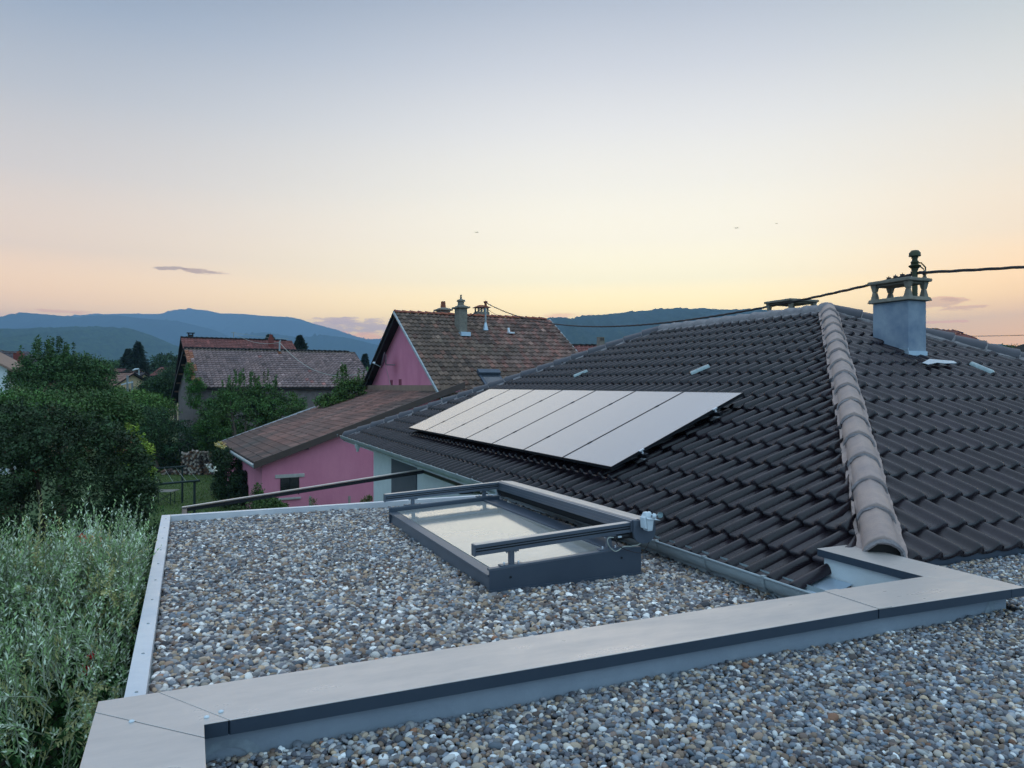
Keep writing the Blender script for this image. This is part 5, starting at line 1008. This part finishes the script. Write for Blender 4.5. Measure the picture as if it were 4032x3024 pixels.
tree('leafy_tree', 'small tree with arching shoots between the barn and the pink gable', gnd(1370, 40), [E(1380, 1540, 40, 55, 45), E(1350, 1500, 40, 25, 35), E(1320, 1580, 40, 70, 25), E(1410, 1510, 40, 22, 28)], 230, 36, .13, .25, (84, 110, 56), trunk=.12, var=.3, spikes=12)
# far trees
for i, (px, py, d, hw, hh, col, lab) in enumerate([(372, 1450, 100, 62, 34, (76, 104, 56), 'round distant tree behind the tan roofed house'), (480, 1448, 135, 70, 26, (72, 98, 60), 'wide distant tree in front of the spruces'), (660, 1435, 125, 62, 40, (58, 82, 54), 'round distant tree just left of the barn gable'), (290, 1510, 80, 50, 55, (66, 94, 54), 'distant tree beside the big leafy tree'),
        (585, 1512, 85, 40, 20, (46, 64, 44), 'dark distant tree before the red roof'), (430, 1550, 74, 60, 20, (72, 98, 54), 'distant hedge tree under the red roof'), (1450, 1470, 110, 60, 14, (78, 110, 60), 'green treetops seen between barn and pink gable'), (3975, 1388, 62, 48, 22, (78, 92, 50), 'leafy treetop rising behind the right hip of the roof'),
        (690, 1480, 100, 60, 40, (60, 84, 52), 'distant tree beside the bright red roof'), (240, 1488, 120, 120, 26, (66, 90, 56), 'far trees showing behind the big leafy tree')]):
    tree('distant_tree', lab, gnd(px, d), [E(px, py, d, hw, hh), E(px + hw * .5, py + hh * .6, d - 1, hw * .5, hh * .8), E(px - hw * .5, py + hh * .5, d, hw * .5, hh * .9), E(px, py + hh * 1.5, d, hw * .8, hh)], 260, 34, d * .0028, d * .006, col, trunk=.25, var=.28, group='distant trees')
def conifer(px, pt, pb, d, hw, label, col=(40, 58, 44)):
    b_ = gnd(px, d); zt_ = at(px, pt, d)[2]; zb_ = at(px, pb, d)[2]; t = thing('spruce', tuple(b_), label, 'conifer', 'dark conifers'); k = d / F; n = 5200; s = rng.uniform(0, 1, n) ** .75
    a = rng.uniform(0, 2 * np.pi, n); lay_ = np.floor(s * 13) / 13; r_ = hw * 1.35 * k * (.06 + .98 * s) * (1 - .45 * ((s * 9 + .3 * np.sin(a * 2)) % 1)) * (1 + .22 * np.sin(a * 5 + s * 20)) * rng.uniform(.25, 1.05, n) * (1 + .25 * np.sin(a * 3 + lay_ * 9)); z = zt_ + (zb_ - zt_) * s - r_ * .18
    P = np.column_stack([b_[0] + np.cos(a) * r_, b_[1] + np.sin(a) * r_, z]); dr = np.column_stack([np.cos(a), np.sin(a), -.35 + rng.normal(0, .3, n)]); V, Fq = leafmesh(P, dr, rsph(n) + [0, 0, 1], k * 9 * rng.uniform(.6, 1.5, n), k * 3.5)
    T_ = np.array(lin(col)) * rng.uniform(.6, 1.3, (n, 1)); npmesh('crown', V, Fq, M['leaf'], t, tint=np.repeat(T_, 4, 0)); m = MB(); m.tube([b_, [b_[0], b_[1], zt_ - .2]], [.3, .05], 6); m.build('trunk', M['bark'], t)
conifer(543, 1345, 1455, 115, 42, 'tall dark spruce standing above the red roofs'); conifer(505, 1372, 1440, 116, 24, 'smaller spruce left of the tall dark one')
conifer(1062, 1316, 1370, 92, 34, 'dark conifer top behind the red roof ridge'); conifer(1180, 1320, 1400, 90, 36, 'dark conifer right of the red roof end', (38, 54, 40)); conifer(1437, 1393, 1450, 150, 12, 'tiny far conifer by the pink gable'); conifer(482, 1474, 1520, 84, 14, 'small dark fir before the wide red roof', (34, 48, 38))
# ------------------------------------------------------------------ olive tree at the left of the roof
ot = thing('olive_tree', (-1.6, 3.6, -GZ), 'silvery olive tree crowding the left edge of the gravel roof', 'tree')
def olive(ells, ns, seed=3):
    VV = []; TT = []; m = MB(); cs = []
    vol = np.array([e[1][0] * e[1][2] for e in ells]); pr = vol / vol.sum()
    NB = max(12, ns // 20); BR = []
    for b_ in range(NB):
        e = ells[rng.choice(len(ells), p=pr)]; d = rsph(1)[0]; d[2] = abs(d[2]) if rng.random() < .7 else d[2]
        bd = np.array([d[0] * .9, d[1] * .9, d[2] * .5 + .45]) + rng.normal(0, .35, 3); BR.append((e, d, e[0] + d * e[1] * rng.uniform(.5, 1.04), bd / np.linalg.norm(bd), rng.uniform(.72, 1.22), rng.random()))
    for s in range(ns):
        e, d, bc, bd, bg_, bk_ = BR[rng.integers(NB)]; p = bc + rng.normal(0, .085, 3) + bd * rng.uniform(-.12, .1)
        if p[0] > -.34: continue
        up = bd + rng.normal(0, .38, 3); up[0] = min(up[0], .1); up /= np.linalg.norm(up); L_ = rng.uniform(.16, .36) * (1.35 if p[2] > e[0][2] + e[1][2] * .7 else 1); nl = int(L_ / .0125)
        bend = rng.normal(0, .12, 3); t = np.linspace(0, 1, nl); st = p + up * (t * L_)[:, None] + bend * (t ** 2 * L_)[:, None]
        if s % 2 == 0: m.tube([p - up * .08, st[nl // 2], st[-1]], [.0035, .0025, .001], 4)
        az_ = (np.arange(nl) * math.pi + rng.uniform(0, 6)) + (np.arange(nl) // 2) * 1.57 + rng.normal(0, .3, nl); s1 = np.cross(up, rsph(1)[0]); s1 /= np.linalg.norm(s1); s2 = np.cross(up, s1)
        out = np.cos(az_)[:, None] * s1 + np.sin(az_)[:, None] * s2; dr = out * .62 + up * .8; nm = up - out * .4 + rng.normal(0, .3, (nl, 3))
        V, Fq = leafmesh(st, dr, nm, rng.uniform(.036, .062, nl) * (1 - .45 * t), .0105, .12); VV.append(V)
        g = bg_ * rng.uniform(.85, 1.15); under = rng.random(nl) < .38; c = np.where(under[:, None], np.array(lin((208, 218, 192))), np.array(lin((140, 166, 112)))) * g * rng.uniform(.8, 1.2, (nl, 1)); 
        if bk_ < .16 and rng.random() < .6: c = np.array(lin((176, 172, 116))) * g * rng.uniform(.8, 1.1, (nl, 1))
        TT.append(np.repeat(c, 4, 0)); cs.append(p)
    V = np.concatenate(VV); T_ = np.concatenate(TT); npmesh('crown', V, np.arange(len(V)).reshape(-1, 4), M['leaf'], ot, tint=T_); m.build('twigs', M['shoot'], ot)
    return cs
def EO(px, py, d, hw, hh, dep=None): return E(px, py, d, hw, hh, dep)
cs = olive([EO(110, 2570, 4.7, 270, 240), EO(360, 2500, 5.0, 200, 220), EO(505, 2400, 5.6, 90, 210), EO(455, 2560, 4.9, 90, 220), EO(150, 2430, 5.2, 190, 110), EO(310, 2370, 5.6, 140, 80), EO(-80, 2480, 4.6, 220, 220), EO(400, 2680, 4.5, 100, 160), EO(515, 2285, 6.2, 80, 90)], 4300)
cs += olive([EO(150, 2800, 4.1, 330, 260), EO(260, 2850, 4.1, 170, 200), EO(40, 3000, 3.9, 260, 200)], 330)
m = MB(); bs = np.array([-2.0, 3.9, -GZ]); fk = np.array([-1.9, 3.9, -3.6]); m.tube([bs, bs * .5 + fk * .5 + [.1, 0, 0], fk], [.16, .12, .1], 8)
for i in rng.choice(len(cs), 26, replace=False): q = cs[i]; m.tube([fk, fk * .4 + q * .6 + rng.normal(0, .1, 3), q], [.05, .02, .005], 6)
m.build('trunk', M['bark'], ot, smooth=60)
tree('laurel_bush', 'dark leafy undergrowth below the olive tree beside the roof wall', (-1.2, 3.0, -GZ), [E(300, 2850, 4.6, 420, 330), (E(80, 2950, 4.9, 350, 350)), E(500, 2700, 5.2, 110, 400)], 1100, 40, .05, .12, (60, 92, 50), trunk=.05, cat='bush', var=.5)
def blooms(name, label, cat, pts, n, r_, size, col, d):
    VV = []; TT = []; b0_ = at(pts[0][0], pts[0][1], d)
    for x, y in pts:
        V, Fq, T_, _ = crown([(at(x, y, d), np.array([r_, r_, r_]))], n, 6, size, r_ * .5, col, var=.3, wid=.8); VV.append(V); TT.append(T_)
    V = np.concatenate(VV); return tag(npmesh(name, V, np.arange(len(V)).reshape(-1, 4), M['petal'], None, tuple(b0_), tint=np.concatenate(TT)), label, cat)
q = at(348, 2108, 6.6); rt_ = thing('red_flowering_shrub', (q[0], q[1], -GZ), 'orange red flowers glowing through the olive twigs', 'shrub')
V_, F_, T_, _ = crown([(at(x, y, 6.3), np.array([.035, .035, .04])) for x, y in ((322, 2128), (378, 2103), (392, 2150), (384, 2125), (323, 2142), (395, 2165), (362, 2150), (340, 2170))], 34, 7, .035, .03, (232, 66, 30), var=.3, wid=.8); npmesh('blossom', V_, F_, M['petal'], rt_, tint=T_)
V_, F_, T_, _ = crown([E(355, 2180, 6.5, 60, 60)], 40, 30, .04, .06, (70, 100, 56)); npmesh('foliage', V_, F_, M['leaf'], rt_, tint=T_)
gl = at(349, 2098, 6.7); t = thing('garden_lantern', (gl[0], gl[1], -GZ), 'white domed lantern with a red rim behind the olive tree', 'lantern')
m = MB(); m.lathe((gl[0], gl[1], gl[2] - .02), [(.045, 0), (.043, .02), (.034, .038), (.018, .05), (.0, .053)], 16); m.build('dome', M['wht'], t, smooth=60)
m = MB(); m.lathe((gl[0], gl[1], gl[2] - .05), [(.044, 0), (.048, .015), (.046, .029)], 16); m.build('rim', M['redc'], t, smooth=60)
m = MB(); m.tube([(gl[0], gl[1], -GZ), (gl[0], gl[1], gl[2] - .05)], .015, 8); m.build('pole', M['green'], t)
blooms('red_bloom', 'two small red blooms deep in the dark leaves below the olive', 'flower', [(345, 2637), (360, 2583), (338, 2632)], 10, .012, .02, (214, 40, 40), 4.3)
# grass tufts on the lawn
n = 16000; u, v = rng.random(n), rng.random(n); L0 = np.array([lw[0], lw[1], lw[2], lw[3]]); P = (L0[0] * ((1 - u) * (1 - v))[:, None] + L0[1] * (u * (1 - v))[:, None] + L0[2] * (u * v)[:, None] + L0[3] * ((1 - u) * v)[:, None]); P[:, 2] = -GZ + .006
V, Fq = leafmesh(P, np.column_stack([rng.normal(0, .35, n), rng.normal(0, .35, n), np.ones(n)]), rsph(n), rng.uniform(.04, .11, n), .03, .05); T_ = np.array(lin((92, 116, 54))) * rng.uniform(.6, 1.5, (n, 1)) * (1 + rng.normal(0, .08, (n, 3)))
tag(npmesh('grass', V, Fq, M['leaf'], None, tint=np.repeat(T_, 4, 0)), 'short rough grass on the lawn beside the pink house', 'grass', None, 'stuff')
# ------------------------------------------------------------------ a white car glimpsed behind the bushes
cp = gnd(500, 60); car = thing('parked_car', tuple(cp), 'white parked car half hidden behind the bushes', 'car')
def CT_(a, b, z): return cp + RT * a + FW * b + np.array([0, 0, z])
m = MB(CT_); pr_ = [(-2.1, .3), (2.1, .3), (2.15, .75), (1.3, .9), (.7, 1.4), (-1.0, 1.42), (-1.7, .95), (-2.15, .85)]
m.loft([(a, -.85, z) for a, z in pr_], [(a, .85, z) for a, z in pr_]); m.build('body', M['carw'], car, bevel=.05)
m = MB(CT_); m.loft([(a, -.86, z) for a, z in [(-1.35, .95), (1.05, .95), (.6, 1.33), (-.95, 1.35)]], [(a, .86, z) for a, z in [(-1.35, .95), (1.05, .95), (.6, 1.33), (-.95, 1.35)]]); m.build('side_window', M['win'], car)
for a in (-1.35, 1.35):
    for b in (-.8, .8): m = MB(CT_); m.tube([(a, b - .1, .31), (a, b + .1, .31)], .31, 14); m.build('wheel', M['tyre'], car, smooth=50)
# ------------------------------------------------------------------ hills
def hillrange(name, pts, D, back, front, zb, mat, rough, seed, step=None, wood=0):
    """ridge profile as seen, built as a real ridge at distance D with front and back slopes"""
    r_ = np.random.default_rng(seed); xs = np.array([p[0] for p in pts], float); ys = np.array([p[1] for p in pts], float); n = int((xs[-1] - xs[0]) / (step or 7)) + 1
    px = np.linspace(xs[0], xs[-1], n); py = np.interp(px, xs, ys); k = D / F
    if wood: 
        bmp = r_.normal(0, 1, n); bmp = np.convolve(bmp, [.25, .5, .25], 'same'); py = py - np.abs(bmp) * wood
    rows = 26; V = []
    nz_ = [np.sin(px / w + r_.uniform(0, 6)) for w in (13, 29, 61, 120)]
    for j in range(-5, rows):
        t = j / (rows - 1)
        for i in range(n):
            lat = (px[i] - 2016) / F * D; top = (HY - py[i]) / F * D
            if j < 0: f = 1 + j * -.02; d_ = D + back * (-j / 5); z = zb + (top - zb) * (1 - (-j / 5) ** 1.3 * .6); s = d_ / D
            else:
                d_ = D - front * t; s = d_ / D; sh = 1 - t ** 1.15
                rid = sum(a * np.sin(px[i] / w + t * ph2 + c) for a, w, ph2, c in ((.05, 55, 2.5, seed), (.03, 23, -4, seed * 2), (.018, 11, 6, seed * 3))) * math.sin(math.pi * min(1, t * 1.2)) if 0 < t < 1 else 0
                z = zb + (top - zb) * (sh + rid) + (r_.normal(0, rough) if j > 0 else 0)
            q = RT * lat + FW * d_; V.append((q[0], q[1], z))
    V = np.array(V); R2 = rows + 5; idx = np.arange(R2 * n).reshape(R2, n); Fq = np.stack([idx[:-1, :-1].ravel(), idx[:-1, 1:].ravel(), idx[1:, 1:].ravel(), idx[1:, :-1].ravel()], 1)
    o = npmesh(name, V, Fq, mat, None); return struct(o)
def hm(name, c1, c2, sc): return pm(name, c1, c2, sc, 1, detail=9, spec=0, amt=.8)
far = [(-250, 1264), (-200, 1262), (97, 1250), (262, 1247), (337, 1239), (498, 1235), (624, 1237), (660, 1230), (717, 1219), (751, 1216), (814, 1222), (865, 1234), (959, 1236), (1022, 1243), (1140, 1249), (1180, 1256), (1233, 1274), (1317, 1296), (1402, 1325), (1444, 1336), (1499, 1334), (1600, 1345), (1800, 1380), (2000, 1400), (2300, 1420)]
hillrange('mountain', far, 7200, 800, 1800, -GZ, hm('forest_far', (44, 66, 44), (58, 80, 50), .004), 8, 1, wood=.6)
mid = [(-250, 1280), (-200, 1275), (0, 1250), (50, 1240), (97, 1231), (130, 1235), (169, 1237), (262, 1246), (330, 1250), (400, 1243), (460, 1241), (550, 1253), (700, 1265), (769, 1281), (832, 1296), (874, 1312), (916, 1331), (1000, 1362), (1200, 1400), (1500, 1440)]
hillrange('mountain', mid, 5200, 700, 1300, -GZ, hm('forest_mid', (36, 58, 38), (48, 70, 42), .006), 7, 2, wood=1.0)
mid2 = [(820, 1370), (916, 1332), (980, 1317), (1039, 1308), (1106, 1319), (1190, 1331), (1230, 1326), (1275, 1319), (1359, 1329), (1420, 1342), (1486, 1359), (1700, 1400), (1900, 1430)]
hillrange('mountain', mid2, 4600, 600, 1100, -GZ, hm('forest_mid_right', (36, 58, 38), (48, 70, 42), .006), 7, 5, wood=1.0)
near = [(-250, 1312), (0, 1307), (127, 1305), (253, 1296), (380, 1288), (443, 1290), (527, 1298), (591, 1319), (645, 1345), (696, 1362), (760, 1395), (850, 1430), (1000, 1450)]
hillrange('hill', near, 2600, 500, 1300, -GZ, hm('forest_near', (26, 48, 30), (74, 94, 54), .06), 4, 3, wood=.9)
rgt = [(1650, 1370), (1800, 1325), (1950, 1285), (2097, 1256), (2209, 1250), (2245, 1256), (2313, 1246), (2426, 1234), (2562, 1222), (2652, 1218), (2788, 1217), (2923, 1223), (3014, 1235), (3200, 1262), (3400, 1300), (3600, 1345), (3800, 1390)]
hillrange('hill', rgt, 2600, 500, 1300, -GZ, hm('forest_right', (26, 42, 34), (74, 86, 62), .06), 2.5, 4, step=5, wood=2.4)
hillrange('mountain', [(3800, 1400), (3905, 1370), (3950, 1365), (3995, 1368), (4100, 1380), (4350, 1380)], 6500, 500, 1000, -GZ, hm('forest_far_right', (44, 66, 44), (58, 80, 50), .004), 8, 6)
# wooded plain at the foot of the hills
n = 9000; lat = rng.uniform(-1, .25, n); d = rng.uniform(260, 1100, n); P = RT * (lat * d)[:, None] + FW * d[:, None] + np.array([0, 0, 1])[None] * (-GZ + rng.uniform(2, 11, n))[:, None]
V, Fq = leafmesh(P, rsph(n) + [0, 0, .2], rsph(n) + [0, 0, 1], d * .022, d * .014, .2); T_ = np.array(lin((58, 84, 50))) * rng.uniform(.6, 1.3, (n, 1)); tag(npmesh('far_wood', V, Fq, M['leaf'], None, tint=np.repeat(T_, 4, 0)), 'far band of woods at the foot of the hills', 'wood', None, 'stuff')
# radar domes on the highest summit
for px, s_, lab in ((751, 9, 'larger of the two tiny domes on the highest summit'), (720, 4, 'smaller of the two tiny domes on the highest summit')):
    p = at(px, 1219, 7190); m = MB(); m.lathe((p[0], p[1], p[2] - 6), [(s_, 0), (s_ * 1.1, s_), (s_ * .9, s_ * 1.8), (s_ * .3, s_ * 2.4)], 10); tag(m.build('summit_dome', M['conc'], None, (p[0], p[1], p[2])), lab, 'dome', 'domes on the summit')
# birds
for px, py, lab, s_ in ((1874, 915, 'tiny bird in the sky above the pink house', .5), (2898, 898, 'tiny bird in the sky above the wooded hill', .55), (3057, 880, 'tiniest bird in the sky, furthest right', .3)):
    p = at(px, py, 90); m = MB(); m.tube([p - RT * .12 * s_, p + RT * .12 * s_], [.03, .05], 6)
    for sg in (-1, 1): m.add([p + FW * .08, p - FW * .08, p - FW * .05 + RT * sg * .4 * s_ + [0, 0, .14 * s_], p + RT * sg * .75 * s_ + [0, 0, -.02], p + FW * .05 + RT * sg * .4 * s_ + [0, 0, .14 * s_]], [(0, 1, 2, 3, 4)])
    tag(m.build('bird', M['bird'], None, tuple(p)), lab, 'bird', 'birds in the sky')
# ------------------------------------------------------------------ haze
m = MB(); m.box(-6000, 8500, -300, 10200, -GZ - 2.2, HTOP); hz = m.build('haze', None); tag(hz, 'blue evening haze over the valley', 'haze', None, 'stuff')
hmat = bpy.data.materials.new('haze'); hmat.use_nodes = True; t = hmat.node_tree; t.nodes.clear(); v = t.nodes.new('ShaderNodeVolumePrincipled'); o = t.nodes.new('ShaderNodeOutputMaterial'); v.inputs['Color'].default_value = (*HCOL, 1); v.inputs['Density'].default_value = HZ; v.inputs['Anisotropy'].default_value = 0.0
t.links.new(v.outputs[0], o.inputs['Volume']); hz.data.materials.append(hmat)
# ------------------------------------------------------------------ lift the whole scene so that the ground is at height 0
for o in list(SC.objects):
    if o.parent is None: o.location.z += GZ
